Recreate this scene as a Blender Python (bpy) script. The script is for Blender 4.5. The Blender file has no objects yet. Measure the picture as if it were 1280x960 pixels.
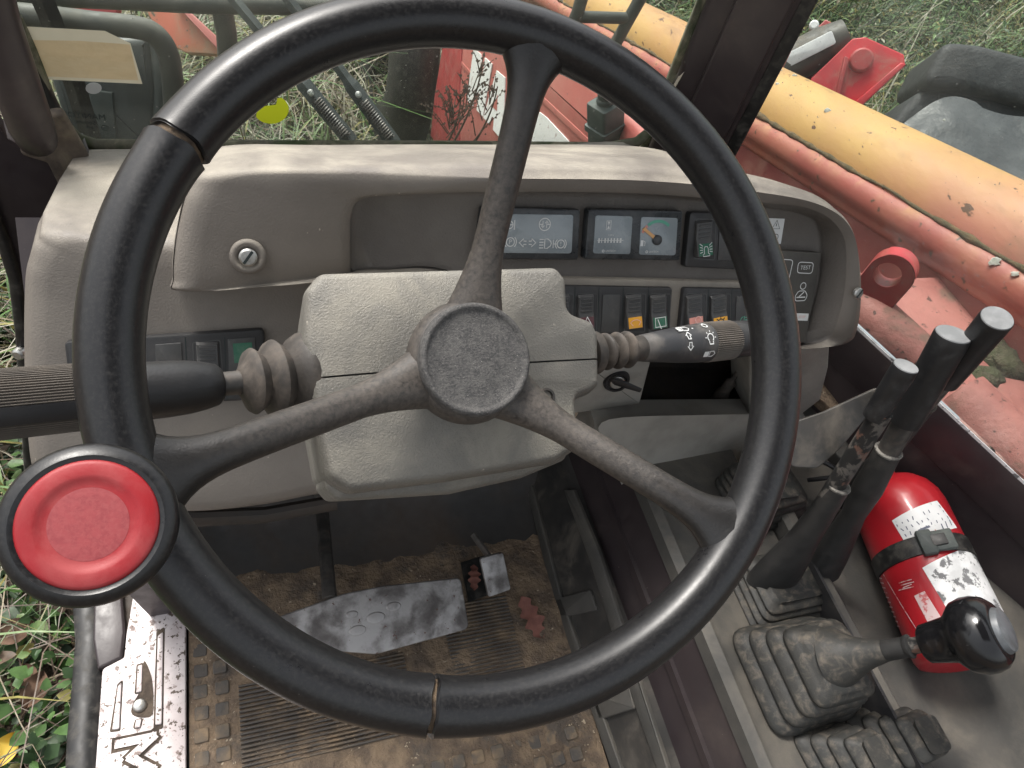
import bpy, bmesh, math, random
import numpy as np
from mathutils import Vector
random.seed(3); rng = np.random.default_rng(5)
SC = bpy.context.scene
COL = SC.collection
# ---------------------------------------------------------------- camera, world, sun, exposure
FPX = 888.0                                   # focal length in pixels of the 1280 px wide photograph
_F = np.array([-410., -1250., 888.]); _R = np.array([2510., -193., 888.])
_F /= np.linalg.norm(_F); _R -= _F * _R.dot(_F); _R /= np.linalg.norm(_R); _D = np.cross(_F, _R)
M = np.array([_R, _F, -_D])                   # camera (x right, y down, z ahead) -> world (X right, Y ahead, Z up)
EYE = np.array([0., 0., 1.0])
cam = bpy.data.cameras.new('camera'); camo = bpy.data.objects.new('camera', cam); COL.objects.link(camo)
cam.sensor_width = 36; cam.lens = 36 * FPX / 1280; cam.clip_start = .02; cam.clip_end = 500
from mathutils import Matrix
camo.matrix_world = Matrix([[M[i][0], -M[i][1], -M[i][2], EYE[i]] for i in range(3)] + [[0, 0, 0, 1]])
SC.camera = camo
SUN_EL, SUN_AZ = math.radians(58), math.radians(-28)   # high soft sun, ahead and to the left
w = bpy.data.worlds.new('World'); SC.world = w; w.use_nodes = True
nt = w.node_tree; sky = nt.nodes.new('ShaderNodeTexSky'); sky.sky_type = 'NISHITA'; sky.sun_disc = False
sky.sun_elevation = SUN_EL; sky.sun_rotation = SUN_AZ; sky.air_density = 1.6; sky.dust_density = 6; sky.ozone_density = .6
hsv = nt.nodes.new('ShaderNodeHueSaturation'); hsv.inputs['Saturation'].default_value = .25      # overcast: the sky is nearly white
nt.links.new(sky.outputs[0], hsv.inputs['Color']); nt.links.new(hsv.outputs[0], nt.nodes['Background'].inputs[0]); nt.nodes['Background'].inputs[1].default_value = .15
sl = bpy.data.lights.new('sun', 'SUN'); sl.energy = 1.5; sl.angle = math.radians(14); sl.color = (1, .96, .9)
so = bpy.data.objects.new('sun', sl); COL.objects.link(so)
sd = Vector((math.sin(SUN_AZ) * math.cos(SUN_EL), math.cos(SUN_AZ) * math.cos(SUN_EL), math.sin(SUN_EL)))
so.rotation_euler = sd.to_track_quat('Z', 'Y').to_euler()
SC.view_settings.view_transform = 'Standard'; SC.view_settings.look = 'None'; SC.view_settings.gamma = 1
SC.view_settings.use_curve_mapping = False; SC.view_settings.exposure = .85
SC.render.engine = 'CYCLES'; SC.cycles.use_denoising = True
SC.cycles.max_bounces = 8; SC.cycles.transparent_max_bounces = 12

# ---------------------------------------------------------------- geometry helpers
def A(*v): return np.array(v, float)
def nrm(v): v = np.asarray(v, float); return v / np.linalg.norm(v)
def ray(px, py): return M @ A(px - 640, py - 480, FPX)
def Hx(px, py, x): r = ray(px, py); return EYE + r * x / r[0]
def Hy(px, py, y): r = ray(px, py); return EYE + r * y / r[1]
def Hz(px, py, z): r = ray(px, py); return EYE + r * (z - 1) / r[2]
def Hd(px, py, d): return EYE + ray(px, py) * d / FPX
class Frame:
    def __init__(s, o, n, u=(1, 0, 0)):
        s.o = A(*o); s.n = nrm(n); u = A(*u); s.u = nrm(u - s.n * u.dot(s.n)); s.v = np.cross(s.n, s.u)
    def P(s, u, v, h=0): return s.o + s.u * u + s.v * v + s.n * h
    def px(s, x, y, h=0):
        r = ray(x, y); t = (s.o + s.n * h - EYE).dot(s.n) / r.dot(s.n); p = EYE + r * t - s.o
        return (p.dot(s.u), p.dot(s.v))
    def W(s, x, y, h=0): return s.P(*s.px(x, y, h), h)
    def at(s, x, y, h=0, roll=0):
        return Frame(s.W(x, y, h), s.n, s.u * math.cos(roll) + s.v * math.sin(roll))
class MB:
    def __init__(s): s.v = []; s.f = []; s.m = []
    def add(s, vs, fs, mi=0):
        b = len(s.v); s.v += [tuple(map(float, p)) for p in vs]; s.f += [tuple(b + i for i in f) for f in fs]; s.m += [mi] * len(fs); return s
    # closed cross-sections joined into a skin
    def loft(s, loops, cap0=True, cap1=True, closed=True, mi=0):
        n = len(loops[0]); vs = [p for L in loops for p in L]; fs = []
        for i in range(len(loops) - 1):
            for j in range(n if closed else n - 1):
                k = (j + 1) % n; fs.append((i * n + j, i * n + k, (i + 1) * n + k, (i + 1) * n + j))
        if cap0: fs.append(tuple(range(n))[::-1])
        if cap1: fs.append(tuple((len(loops) - 1) * n + i for i in range(n)))
        return s.add(vs, fs, mi)
    def tube(s, path, rad, n=14, caps=True, up=None, mi=0):
        P = [A(*p) for p in path]; rad = [rad] * len(P) if np.isscalar(rad) else rad; loops = []; u = None
        for i, p in enumerate(P):
            t = nrm(P[min(i + 1, len(P) - 1)] - P[max(i - 1, 0)])
            if u is None:
                a = A(*up) if up is not None else (A(0, 0, 1) if abs(t[2]) < .9 else A(1, 0, 0))
            else: a = u
            u = nrm(a - t * a.dot(t)); v = np.cross(t, u)
            ru, rv = (rad[i], rad[i]) if np.isscalar(rad[i]) else rad[i]
            loops.append([p + u * ru * math.cos(q) + v * rv * math.sin(q) for q in np.linspace(0, 2 * math.pi, n, endpoint=False)])
        return s.loft(loops, caps, caps, mi=mi)
    def lathe(s, prof, o, ax, n=32, caps=True, mi=0):      # prof: (radius, height along ax)
        fr = Frame(o, ax, (1, 0, 0) if abs(nrm(ax)[0]) < .9 else (0, 1, 0))
        loops = [[fr.P(max(r, 1e-5) * math.cos(q), max(r, 1e-5) * math.sin(q), h) for q in np.linspace(0, 2 * math.pi, n, endpoint=False)] for r, h in prof]
        return s.loft(loops, caps, caps, mi=mi)
    def prism(s, out, fr, h0, h1, bev=0, seg=3, mi=0):
        out = ccw(out)
        loops = [[fr.P(u, v, h0) for u, v in out]]
        if bev <= 0: loops.append([fr.P(u, v, h1) for u, v in out])
        else:
            for k in range(seg + 1):
                a = math.pi / 2 * k / seg; o2 = inset(out, bev * (1 - math.cos(a)))
                loops.append([fr.P(u, v, h1 - bev + bev * math.sin(a)) for u, v in o2])
        return s.loft(loops, mi=mi)
    def box(s, fr, cu, cv, wu, wv, h0, h1, bev=0, rad=0, mi=0):
        o = [(cu - wu / 2, cv - wv / 2), (cu + wu / 2, cv - wv / 2), (cu + wu / 2, cv + wv / 2), (cu - wu / 2, cv + wv / 2)]
        return s.prism(rpoly(o, rad, 4) if rad else o, fr, h0, h1, bev, 2, mi)
    def flat(s, out, fr, h, mi=0):
        out = ccw(out); return s.add([fr.P(u, v, h) for u, v in out], [tuple(range(len(out)))], mi)
    def stroke(s, pts, w, fr, h, closed=False, mi=0):      # a line of width w lying on a frame
        pts = [A(*p) for p in pts]; n = len(pts); L = []; R = []
        for i in range(n):
            a = pts[(i - 1) % n] if closed or i > 0 else pts[i]; b = pts[(i + 1) % n] if closed or i < n - 1 else pts[i]
            t = nrm(b - a); q = A(-t[1], t[0]) * w / 2; L.append(pts[i] + q); R.append(pts[i] - q)
        vs = [fr.P(*p, h) for p in L] + [fr.P(*p, h) for p in R]
        return s.add(vs, [(i, n + i, n + (i + 1) % n, (i + 1) % n) for i in range(n if closed else n - 1)], mi)
    def text(s, body, size, fr, u, v, h, mi=0, align='CENTER', sx=1, th=0):
        vs, fs = text_mesh(body, size, align)
        s.add([fr.P(u + x * sx, v + y, h) for x, y in vs], fs if sx > 0 else [f[::-1] for f in fs], mi); return s
    def sheet(s, rows, mi=0):
        n = len(rows[0]); vs = [p for r in rows for p in r]
        return s.add(vs, [(i * n + j, i * n + j + 1, (i + 1) * n + j + 1, (i + 1) * n + j) for i in range(len(rows) - 1) for j in range(n - 1)], mi)
def ccw(o):
    a = sum(o[i][0] * o[(i + 1) % len(o)][1] - o[(i + 1) % len(o)][0] * o[i][1] for i in range(len(o)))
    return list(o) if a > 0 else list(o)[::-1]
def rpoly(pts, r, seg=5):
    out = []; n = len(pts)
    for i in range(n):
        p = A(*pts[i][:2]); a = A(*pts[i - 1][:2]); b = A(*pts[(i + 1) % n][:2])
        rr = pts[i][2] if len(pts[i]) > 2 else r
        da, db = nrm(a - p), nrm(b - p); ang = math.acos(max(-1, min(1, da.dot(db))))
        if ang > 3.1 or rr <= 0: out.append(tuple(p)); continue
        d = min(rr / math.tan(ang / 2), .48 * np.linalg.norm(a - p), .48 * np.linalg.norm(b - p))
        p0, p1 = p + da * d, p + db * d
        for k in range(seg + 1):
            t = k / seg; out.append(tuple((1 - t) ** 2 * p0 + 2 * t * (1 - t) * p + t * t * p1))
    return out
def inset(o, d):
    if d == 0: return list(o)
    n = len(o); res = []
    for i in range(n):
        a, p, b = A(*o[i - 1]), A(*o[i]), A(*o[(i + 1) % n])
        e1, e2 = p - a, b - p
        e1 = nrm(e1) if np.linalg.norm(e1) > 1e-9 else nrm(b - a); e2 = nrm(e2) if np.linalg.norm(e2) > 1e-9 else e1
        n1, n2 = A(-e1[1], e1[0]), A(-e2[1], e2[0]); m = n1 + n2
        q = m.dot(m); m = m * (2 / q) if q > .4 else n1
        res.append(tuple(p + m * d))
    return res
def crom(keys, n, closed=True):                            # smooth curve through the keys
    K = [A(*k) for k in keys]; m = len(K); out = []
    segs = m if closed else m - 1
    for j in range(n):
        t = j * segs / (n if closed else n - 1); i = min(int(t), segs - 1); t -= i
        g = (lambda q: K[q % m]) if closed else (lambda q: K[max(0, min(m - 1, q))])
        p0, p1, p2, p3 = g(i - 1), g(i), g(i + 1), g(i + 2)
        out.append(.5 * (2 * p1 + (p2 - p0) * t + (2 * p0 - 5 * p1 + 4 * p2 - p3) * t * t + (3 * p1 - p0 - 3 * p2 + p3) * t ** 3))
    return out
def bez(a, b, c, n=8): return [(1 - t) ** 2 * A(*a) + 2 * t * (1 - t) * A(*b) + t * t * A(*c) for t in np.linspace(0, 1, n)]
def circ(cx, cy, r, n=24, a0=0, a1=2 * math.pi, ry=None):
    full = abs(a1 - a0 - 2 * math.pi) < 1e-6
    return [(cx + r * math.cos(t), cy + (ry or r) * math.sin(t)) for t in np.linspace(a0, a1, n, endpoint=not full)]
_tc = {}
def text_mesh(body, size, align='CENTER'):
    key = (body, align)
    if key not in _tc:
        cu = bpy.data.curves.new('lettering', 'FONT'); cu.body = body; cu.align_x = align; cu.align_y = 'CENTER'; cu.size = 1; cu.resolution_u = 3
        o = bpy.data.objects.new('lettering', cu); COL.objects.link(o)
        me = o.to_mesh(); _tc[key] = ([(v.co.x, v.co.y) for v in me.vertices], [tuple(p.vertices) for p in me.polygons])
        o.to_mesh_clear(); bpy.data.objects.remove(o); bpy.data.curves.remove(cu)
    v, f = _tc[key]; return [(x * size, y * size) for x, y in v], f

# ---------------------------------------------------------------- objects
def thing(name, label, cat, loc=(0, 0, 0), group=None):
    o = bpy.data.objects.new(name, None); o.empty_display_size = .02; COL.objects.link(o); o.location = loc
    o['label'] = label; o['category'] = cat
    if group: o['group'] = group
    return o
def worldloc(o):
    p = A(*o.location)
    while o.parent: o = o.parent; p = p + A(*o.location)
    return p
def obj(name, mb, mats, parent=None, loc=None, smooth=35, subd=0, label=None):
    base = worldloc(parent) if parent else A(0, 0, 0)
    lo = A(*loc) if loc is not None else (base if parent else A(0, 0, 0))
    me = bpy.data.meshes.new(name)
    me.from_pydata([tuple(A(*p) - lo) for p in mb.v], [], mb.f)
    for m in (mats if isinstance(mats, (list, tuple)) else [mats]): me.materials.append(m)
    if any(mb.m): me.polygons.foreach_set('material_index', mb.m)
    bm = bmesh.new(); bm.from_mesh(me); bmesh.ops.recalc_face_normals(bm, faces=bm.faces); bm.to_mesh(me); bm.free()
    if smooth:
        me.polygons.foreach_set('use_smooth', [True] * len(me.polygons)); me.set_sharp_from_angle(angle=math.radians(smooth))
    o = bpy.data.objects.new(name, me); COL.objects.link(o); o.location = lo - base
    if parent: o.parent = parent
    if subd:
        s = o.modifiers.new('subdivision', 'SUBSURF'); s.levels = subd; s.render_levels = subd
    if label: o['label'] = label
    return o
def tag(o, label, cat, group=None):
    o['label'] = label; o['category'] = cat
    if group: o['group'] = group
    return o
def kind(o, k): o['kind'] = k; return o

# ---------------------------------------------------------------- materials
def lin(r, g, b): return tuple(((c / 255) / 12.92 if c <= 10 else ((c / 255 + .055) / 1.055) ** 2.4) for c in (r, g, b)) + (1,)
def mat(name, c, c2=None, sc=12, lo=.4, hi=.65, rough=.5, rvar=.1, bump=0, bs=300, bd=.001, dist=0, metal=0, spec=.5,
        dust=None, dsc=30, dlo=.45, dhi=.7, damt=.6, up=0, radial=None, grad=None, speck=None, ssc=250, slo=.68, coat=0, stretch=None, wr=0):
    m = bpy.data.materials.new(name); m.use_nodes = True; T = m.node_tree; N = T.nodes; L = T.links
    b = N['Principled BSDF']; tc = N.new('ShaderNodeTexCoord'); co = tc.outputs['Object']
    if stretch:
        mp = N.new('ShaderNodeMapping'); mp.inputs['Scale'].default_value = stretch; L.new(co, mp.inputs[0]); co = mp.outputs[0]
    def noise(s, d=5, di=0, r=.55):
        n = N.new('ShaderNodeTexNoise'); n.inputs['Scale'].default_value = s; n.inputs['Detail'].default_value = d
        n.inputs['Distortion'].default_value = di; n.inputs['Roughness'].default_value = r; L.new(co, n.inputs['Vector']); return n.outputs['Fac']
    def ramp(x, a, z):
        r = N.new('ShaderNodeMapRange'); r.interpolation_type = 'SMOOTHSTEP'; r.inputs[1].default_value = a; r.inputs[2].default_value = z; L.new(x, r.inputs[0]); return r.outputs[0]
    def mix(f, a, z):
        x = N.new('ShaderNodeMix'); x.data_type = 'RGBA'; L.new(f, x.inputs[0])
        for s, q in ((6, a), (7, z)):
            if isinstance(q, tuple): x.inputs[s].default_value = q
            else: L.new(q, x.inputs[s])
        return x.outputs[2]
    def math_(op, a, z):
        x = N.new('ShaderNodeMath'); x.operation = op
        for i, q in enumerate((a, z)):
            if isinstance(q, (int, float)): x.inputs[i].default_value = q
            else: L.new(q, x.inputs[i])
        return x.outputs[0]
    c = tuple(c) if len(c) == 4 else tuple(c) + (1,); col = c
    if c2: col = mix(ramp(noise(sc), lo, hi), c, tuple(c2) if len(c2) == 4 else tuple(c2) + (1,))
    if grad:                                                 # another old coat of paint shows toward one side: (direction, lo, hi, colour)
        dp = N.new('ShaderNodeVectorMath'); dp.operation = 'DOT_PRODUCT'; L.new(tc.outputs['Object'], dp.inputs[0]); dp.inputs[1].default_value = grad[0]
        col = mix(ramp(math_('ADD', dp.outputs['Value'], math_('MULTIPLY', noise(5), .7)), grad[1], grad[2]), col, grad[3] + (1,))
    rv = None
    if dust:
        f = ramp(noise(dsc, 8, .4, .65), dlo, dhi)
        if up:
            g = N.new('ShaderNodeNewGeometry'); sx = N.new('ShaderNodeSeparateXYZ'); L.new(g.outputs['Normal'], sx.inputs[0])
            f = math_('MULTIPLY', f, ramp(sx.outputs[2], up - .35, up + .35))
        if radial:
            vl = N.new('ShaderNodeVectorMath'); vl.operation = 'LENGTH'; L.new(tc.outputs['Object'], vl.inputs[0]); f = math_('MULTIPLY', f, ramp(vl.outputs['Value'], radial[0], radial[1]))
        f = math_('MULTIPLY', f, damt); rv = f
        col = mix(f, col, tuple(dust) + (1,) if len(dust) == 3 else dust)
    if speck:
        f2 = ramp(noise(ssc, 3, 0, .6), slo, slo + .04); col = mix(f2, col, tuple(speck) + (1,) if len(speck) == 3 else speck)
    if isinstance(col, tuple): b.inputs['Base Color'].default_value = col
    else: L.new(col, b.inputs['Base Color'])
    r = N.new('ShaderNodeMapRange'); L.new(noise(60, 4), r.inputs[0]); r.inputs[1].default_value = .3; r.inputs[2].default_value = .7
    r.inputs[3].default_value = max(.03, rough - rvar); r.inputs[4].default_value = min(1, rough + rvar); ro = r.outputs[0]
    if rv is not None:
        ro = math_('MINIMUM', math_('ADD', ro, math_('MULTIPLY', rv, .35)), 1.0)
    L.new(ro, b.inputs['Roughness'])
    b.inputs['Metallic'].default_value = metal; b.inputs['Specular IOR Level'].default_value = spec; b.inputs['Coat Weight'].default_value = coat
    if bump:
        hgt = noise(bs, 4, dist, .6)
        if wr:
            vo = N.new('ShaderNodeTexVoronoi'); vo.feature = 'DISTANCE_TO_EDGE'; vo.inputs['Scale'].default_value = wr
            nz = N.new('ShaderNodeTexNoise'); nz.inputs['Scale'].default_value = wr * .7; L.new(co, nz.inputs['Vector'])
            va = N.new('ShaderNodeMixRGB'); va.blend_type = 'ADD'; va.inputs[0].default_value = .012 * 100 / wr; L.new(co, va.inputs[1]); L.new(nz.outputs['Color'], va.inputs[2])
            L.new(va.outputs[0], vo.inputs['Vector'])
            hgt = math_('ADD', math_('MULTIPLY', hgt, .6), math_('MULTIPLY', ramp(vo.outputs['Distance'], 0, .35), .22))
        bp = N.new('ShaderNodeBump'); bp.inputs['Strength'].default_value = bump; bp.inputs['Distance'].default_value = bd; L.new(hgt, bp.inputs['Height'])
        L.new(bp.outputs[0], b.inputs['Normal'])
    return m
def glass(name, dirt, amt, lo=.45, hi=.8, tint=(.93, .96, .94, 1), low=None):
    m = bpy.data.materials.new(name); m.use_nodes = True; T = m.node_tree; N = T.nodes; L = T.links; N.remove(N['Principled BSDF'])
    out = N['Material Output']; tr = N.new('ShaderNodeBsdfTransparent'); tr.inputs[0].default_value = tint
    gl = N.new('ShaderNodeBsdfGlossy'); gl.inputs['Roughness'].default_value = .03
    fr = N.new('ShaderNodeFresnel'); fr.inputs[0].default_value = 1.35; m1 = N.new('ShaderNodeMixShader')
    L.new(fr.outputs[0], m1.inputs[0]); L.new(tr.outputs[0], m1.inputs[1]); L.new(gl.outputs[0], m1.inputs[2])
    df = N.new('ShaderNodeBsdfDiffuse'); df.inputs[0].default_value = dirt
    n = N.new('ShaderNodeTexNoise'); n.inputs['Scale'].default_value = 9; n.inputs['Detail'].default_value = 8; n.inputs['Roughness'].default_value = .65
    tc = N.new('ShaderNodeTexCoord'); L.new(tc.outputs['Object'], n.inputs['Vector'])
    n2 = N.new('ShaderNodeTexNoise'); n2.inputs['Scale'].default_value = 260; n2.inputs['Detail'].default_value = 2; L.new(tc.outputs['Object'], n2.inputs['Vector'])
    r = N.new('ShaderNodeMapRange'); r.inputs[1].default_value = lo; r.inputs[2].default_value = hi; r.inputs[3].default_value = amt * .25; r.inputs[4].default_value = amt; L.new(n.outputs[0], r.inputs[0])
    r2 = N.new('ShaderNodeMapRange'); r2.inputs[1].default_value = .7; r2.inputs[2].default_value = .76; r2.inputs[4].default_value = .5; L.new(n2.outputs[0], r2.inputs[0])
    mx = N.new('ShaderNodeMath'); mx.operation = 'MAXIMUM'; L.new(r.outputs[0], mx.inputs[0]); L.new(r2.outputs[0], mx.inputs[1])
    mo = mx.outputs[0]
    if low:                                                  # splashed dirt settled along the lower edge
        sx = N.new('ShaderNodeSeparateXYZ'); L.new(tc.outputs['Object'], sx.inputs[0]); rz = N.new('ShaderNodeMapRange'); L.new(sx.outputs[2], rz.inputs[0])
        rz.inputs[1].default_value = low[1]; rz.inputs[2].default_value = low[0]; rz.inputs[3].default_value = 0; rz.inputs[4].default_value = low[2]
        n3 = N.new('ShaderNodeTexNoise'); n3.inputs['Scale'].default_value = 22; n3.inputs['Detail'].default_value = 7; L.new(tc.outputs['Object'], n3.inputs['Vector'])
        ml = N.new('ShaderNodeMath'); ml.operation = 'MULTIPLY'; L.new(rz.outputs[0], ml.inputs[0]); L.new(n3.outputs[0], ml.inputs[1])
        ad = N.new('ShaderNodeMath'); ad.operation = 'ADD'; ad.use_clamp = True; L.new(mo, ad.inputs[0]); L.new(ml.outputs[0], ad.inputs[1]); mo = ad.outputs[0]
    m2 = N.new('ShaderNodeMixShader'); L.new(mo, m2.inputs[0]); L.new(m1.outputs[0], m2.inputs[1]); L.new(df.outputs[0], m2.inputs[2])
    L.new(m2.outputs[0], out.inputs[0]); return m
DUST = (.30, .25, .19)
X = {}
X['rim'] = mat('rim_rubber', (.010, .010, .011), rough=.29, rvar=.02, bump=.12, bs=1500, bd=.0004, dust=(.05, .047, .044), dsc=500, dlo=.4, dhi=.8, damt=.35, speck=(.2, .19, .17), ssc=420, slo=.77)
X['spoke'] = mat('spoke_rubber', (.013, .0125, .0125), rough=.36, radial=(.21, .08), bump=.35, bs=700, bd=.0006, dust=(.135, .115, .098), dsc=300, dlo=.1, dhi=.8, damt=.8, speck=(.2, .18, .16), ssc=500, slo=.74)
X['hubcap'] = mat('hub_cap_plastic', (.045, .044, .044), (.085, .082, .078), 160, rough=.6, bump=.9, bs=900, bd=.0008, dust=(.15, .142, .135), dsc=750, dlo=.40, dhi=.68, damt=.7, speck=(.32, .3, .28), ssc=900, slo=.68)
X['core'] = mat('rim_core_foam', (.13, .09, .055), (.04, .028, .02), 120, rough=.85, bump=.5, bs=500)
X['taupe'] = mat('dash_plastic', (.188, .167, .146), (.15, .133, .116), 6, lo=.35, hi=.7, rough=.52, rvar=.1, bump=.45, bs=600, bd=.0010, dust=(.38, .345, .285), dsc=8, dlo=.36, dhi=.66, damt=.85, up=.7, speck=(.40, .36, .30), ssc=150, slo=.73)
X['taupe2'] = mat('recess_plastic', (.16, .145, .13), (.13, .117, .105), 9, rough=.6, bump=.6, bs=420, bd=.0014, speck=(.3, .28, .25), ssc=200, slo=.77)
X['shroud'] = mat('shroud_plastic', (.205, .195, .172), (.15, .142, .126), 9, lo=.35, hi=.7, rough=.46, rvar=.1, bump=.55, bs=380, bd=.0013, dist=2.2, wr=420, dust=(.35, .325, .27), dsc=14, dlo=.4, dhi=.66, damt=.7, up=.6, speck=(.4, .37, .31), ssc=160, slo=.74)
X['grey'] = mat('grey_plastic', (.34, .325, .295), (.26, .25, .225), 14, rough=.5, bump=.4, bs=450, dust=(.40, .36, .28), dsc=12, damt=.6, up=.6)
X['dgrey'] = mat('console_plastic', (.06, .058, .054), (.09, .084, .075), 9, rough=.55, bump=.3, bs=300, dust=(.2, .175, .14), dsc=10, dlo=.4, dhi=.75, damt=.6, up=.6, speck=(.22, .2, .17), ssc=180, slo=.74)
X['blk'] = mat('black_plastic', (.018, .018, .02), (.028, .027, .028), 40, rough=.42, bump=.12, bs=800, dust=(.15, .135, .115), dsc=25, dlo=.5, dhi=.85, damt=.4)
X['bezel'] = mat('switch_bezel', (.030, .030, .031), rough=.45, bump=.1, bs=900, dust=(.14, .125, .11), dsc=30, dlo=.45, dhi=.85, damt=.4)
X['rock'] = mat('rocker_plastic', (.06, .06, .06), rough=.4, bump=.1, bs=900, dust=(.16, .15, .135), dsc=60, dlo=.45, dhi=.8, damt=.45)
X['lens'] = mat('dial_face', (.29, .335, .36), (.23, .27, .295), 30, rough=.25, rvar=.05, dust=(.25, .27, .27), dsc=14, dlo=.4, dhi=.8, damt=.45, coat=.6)
X['lensrim'] = mat('dial_surround', (.028, .032, .036), rough=.3, dust=(.2, .2, .2), dsc=30, damt=.3)
X['white'] = mat('white_print', (.72, .73, .72), rough=.5)
X['green'] = mat('green_lens', (.012, .12, .065), rough=.35, dust=(.2, .24, .2), dsc=80, damt=.3)
X['amber'] = mat('amber_lens', (.72, .34, .025), rough=.35, dust=(.5, .4, .25), dsc=90, damt=.3)
X['pink'] = mat('faded_red_lens', (.62, .27, .22), rough=.4, dust=(.6, .45, .4), dsc=90, damt=.4)
X['maroonl'] = mat('dark_red_lens', (.09, .035, .04), rough=.35)
X['orangen'] = mat('needle_orange', (.75, .42, .18), rough=.5)
X['gband'] = mat('gauge_green_band', (.12, .42, .30), rough=.5)
X['redp'] = mat('pink_print', (.75, .45, .4), rough=.5)
X['boot'] = mat('rubber_boot', (.026, .026, .024), (.036, .034, .030), 40, rough=.6, bump=.3, bs=350, bd=.001, dust=(.24, .2, .155), dsc=70, dlo=.45, dhi=.75, damt=.5, up=.4)
X['boot2'] = mat('stalk_boot_rubber', (.045, .039, .034), rough=.62, bump=.25, bs=400, dust=(.17, .14, .115), dsc=50, dlo=.4, dhi=.7, damt=.6)
X['mar'] = mat('cab_frame_paint', (.034, .026, .028), (.046, .036, .037), 8, rough=.38, bump=.1, bs=200, dust=(.15, .12, .1), dsc=9, dlo=.5, dhi=.8, damt=.45, speck=(.25, .22, .19), ssc=160, slo=.74)
X['dark'] = mat('footwell_paint', (.030, .028, .026), (.045, .036, .03), 7, rough=.6, bump=.2, bs=150, dust=(.07, .05, .035), dsc=8, damt=.6)
X['seal'] = mat('rubber_seal', (.012, .012, .012), rough=.5, dust=(.11, .1, .085), dsc=60, damt=.5)
X['moss'] = mat('mossy_seal', (.09, .085, .06), (.035, .055, .015), 22, rough=.85, bump=.5, bs=200, dust=(.27, .25, .18), dsc=40, damt=.7)
X['mud'] = mat('muddy_mat', (.215, .155, .102), (.115, .085, .062), 40, lo=.35, hi=.65, rough=.95, bump=1.0, bs=110, bd=.005, dust=(.075, .066, .058), dsc=13, dlo=.52, dhi=.66, damt=.85, speck=(.40, .33, .24), ssc=150, slo=.66)
X['matrub'] = mat('mat_rubber', (.075, .066, .058), (.15, .115, .08), 30, rough=.75, bump=.4, bs=160, bd=.002, dust=(.25, .18, .115), dsc=30, dlo=.5, dhi=.66, damt=.85)
X['steel'] = mat('worn_steel', (.36, .35, .345), (.17, .16, .155), 30, lo=.4, hi=.65, rough=.5, metal=.6, bump=.25, bs=160, dust=(.11, .10, .098), dsc=30, dlo=.45, dhi=.7, damt=.8, speck=(.12, .07, .06), ssc=140, slo=.66)
X['screw'] = mat('zinc_screw', (.5, .5, .48), rough=.35, metal=.9, dust=(.2, .18, .15), dsc=200, damt=.5)
X['stem'] = mat('dark_steel', (.06, .058, .056), (.13, .12, .11), 40, rough=.45, metal=.4, dust=(.15, .12, .1), dsc=60, damt=.5)
X['alu'] = mat('sill_aluminium', (.62, .565, .56), (.50, .44, .435), 25, rough=.5, metal=.15, bump=.3, bs=120, bd=.001, dust=(.17, .12, .10), dsc=90, dlo=.56, dhi=.64, damt=.8, speck=(.1, .075, .06), ssc=170, slo=.6)
X['aludirt'] = mat('sill_packed_dirt', (.10, .075, .055), (.05, .038, .03), 60, rough=.95, bump=.6, bs=200, bd=.003)
def backlit(m, c, f=.5):
    T = m.node_tree; N = T.nodes; L = T.links; o = N['Material Output']; b = N['Principled BSDF']; t = N.new('ShaderNodeBsdfTranslucent'); t.inputs[0].default_value = c
    x = N.new('ShaderNodeMixShader'); x.inputs[0].default_value = f; L.new(b.outputs[0], x.inputs[1]); L.new(t.outputs[0], x.inputs[2]); L.new(x.outputs[0], o.inputs[0]); return m
X['ext'] = mat('extinguisher_red', (.45, .014, .022), (.37, .012, .02), 9, rough=.36, rvar=.08, dust=(.5, .12, .11), dsc=30, dlo=.6, dhi=.8, damt=.4, coat=.3)
X['knobred'] = mat('knob_red', (.30, .010, .015), (.25, .010, .014), 30, rough=.46, bump=.15, bs=1200, bd=.0004, dust=(.36, .07, .07), dsc=45, dlo=.42, dhi=.75, damt=.6, speck=(.16, .012, .015), ssc=240, slo=.72)
X['knobface'] = mat('knob_face_red', (.29, .045, .05), (.25, .036, .042), 300, rough=.6, bump=.15, bs=1500, bd=.0004, dust=(.33, .08, .08), dsc=700, dlo=.4, dhi=.7, damt=.6)
X['label'] = mat('paper_label', (.72, .72, .72), (.62, .62, .63), 30, rough=.5, dust=(.3, .28, .26), dsc=50, dlo=.6, dhi=.72, damt=.6)
X['labelworn'] = mat('worn_label', (.75, .75, .75), (.6, .6, .6), 50, rough=.4, dust=(.05, .05, .055), dsc=60, dlo=.53, dhi=.58, damt=.8)
X['ink'] = mat('label_ink', (.10, .11, .16), rough=.6)
X['inkred'] = mat('label_ink_red', (.45, .2, .17), rough=.6)
X['whitered'] = mat('faded_white_print', (.66, .5, .5), rough=.5, dust=(.5, .05, .05), dsc=90, dlo=.5, dhi=.6, damt=.8)
X['gloss'] = mat('gloss_black', (.008, .008, .009), rough=.16, rvar=.08, bump=.1, bs=300, dust=(.4, .42, .43), dsc=70, dlo=.66, dhi=.74, damt=.5)
X['flap'] = mat('flap_rubber', (.030, .029, .028), (.05, .046, .042), 14, rough=.45, bump=.2, bs=100, dust=(.16, .14, .115), dsc=16, dlo=.48, dhi=.72, damt=.6)
X['sleeve'] = mat('lever_sleeve', (.02, .02, .02), (.03, .029, .028), 30, rough=.55, bump=.25, bs=300, dust=(.12, .105, .09), dsc=20, dlo=.5, dhi=.85, damt=.5)
X['grip'] = mat('lever_grip', (.014, .014, .015), rough=.45, bump=.2, bs=500, dust=(.12, .12, .12), dsc=40, dlo=.5, dhi=.85, damt=.35)
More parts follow.
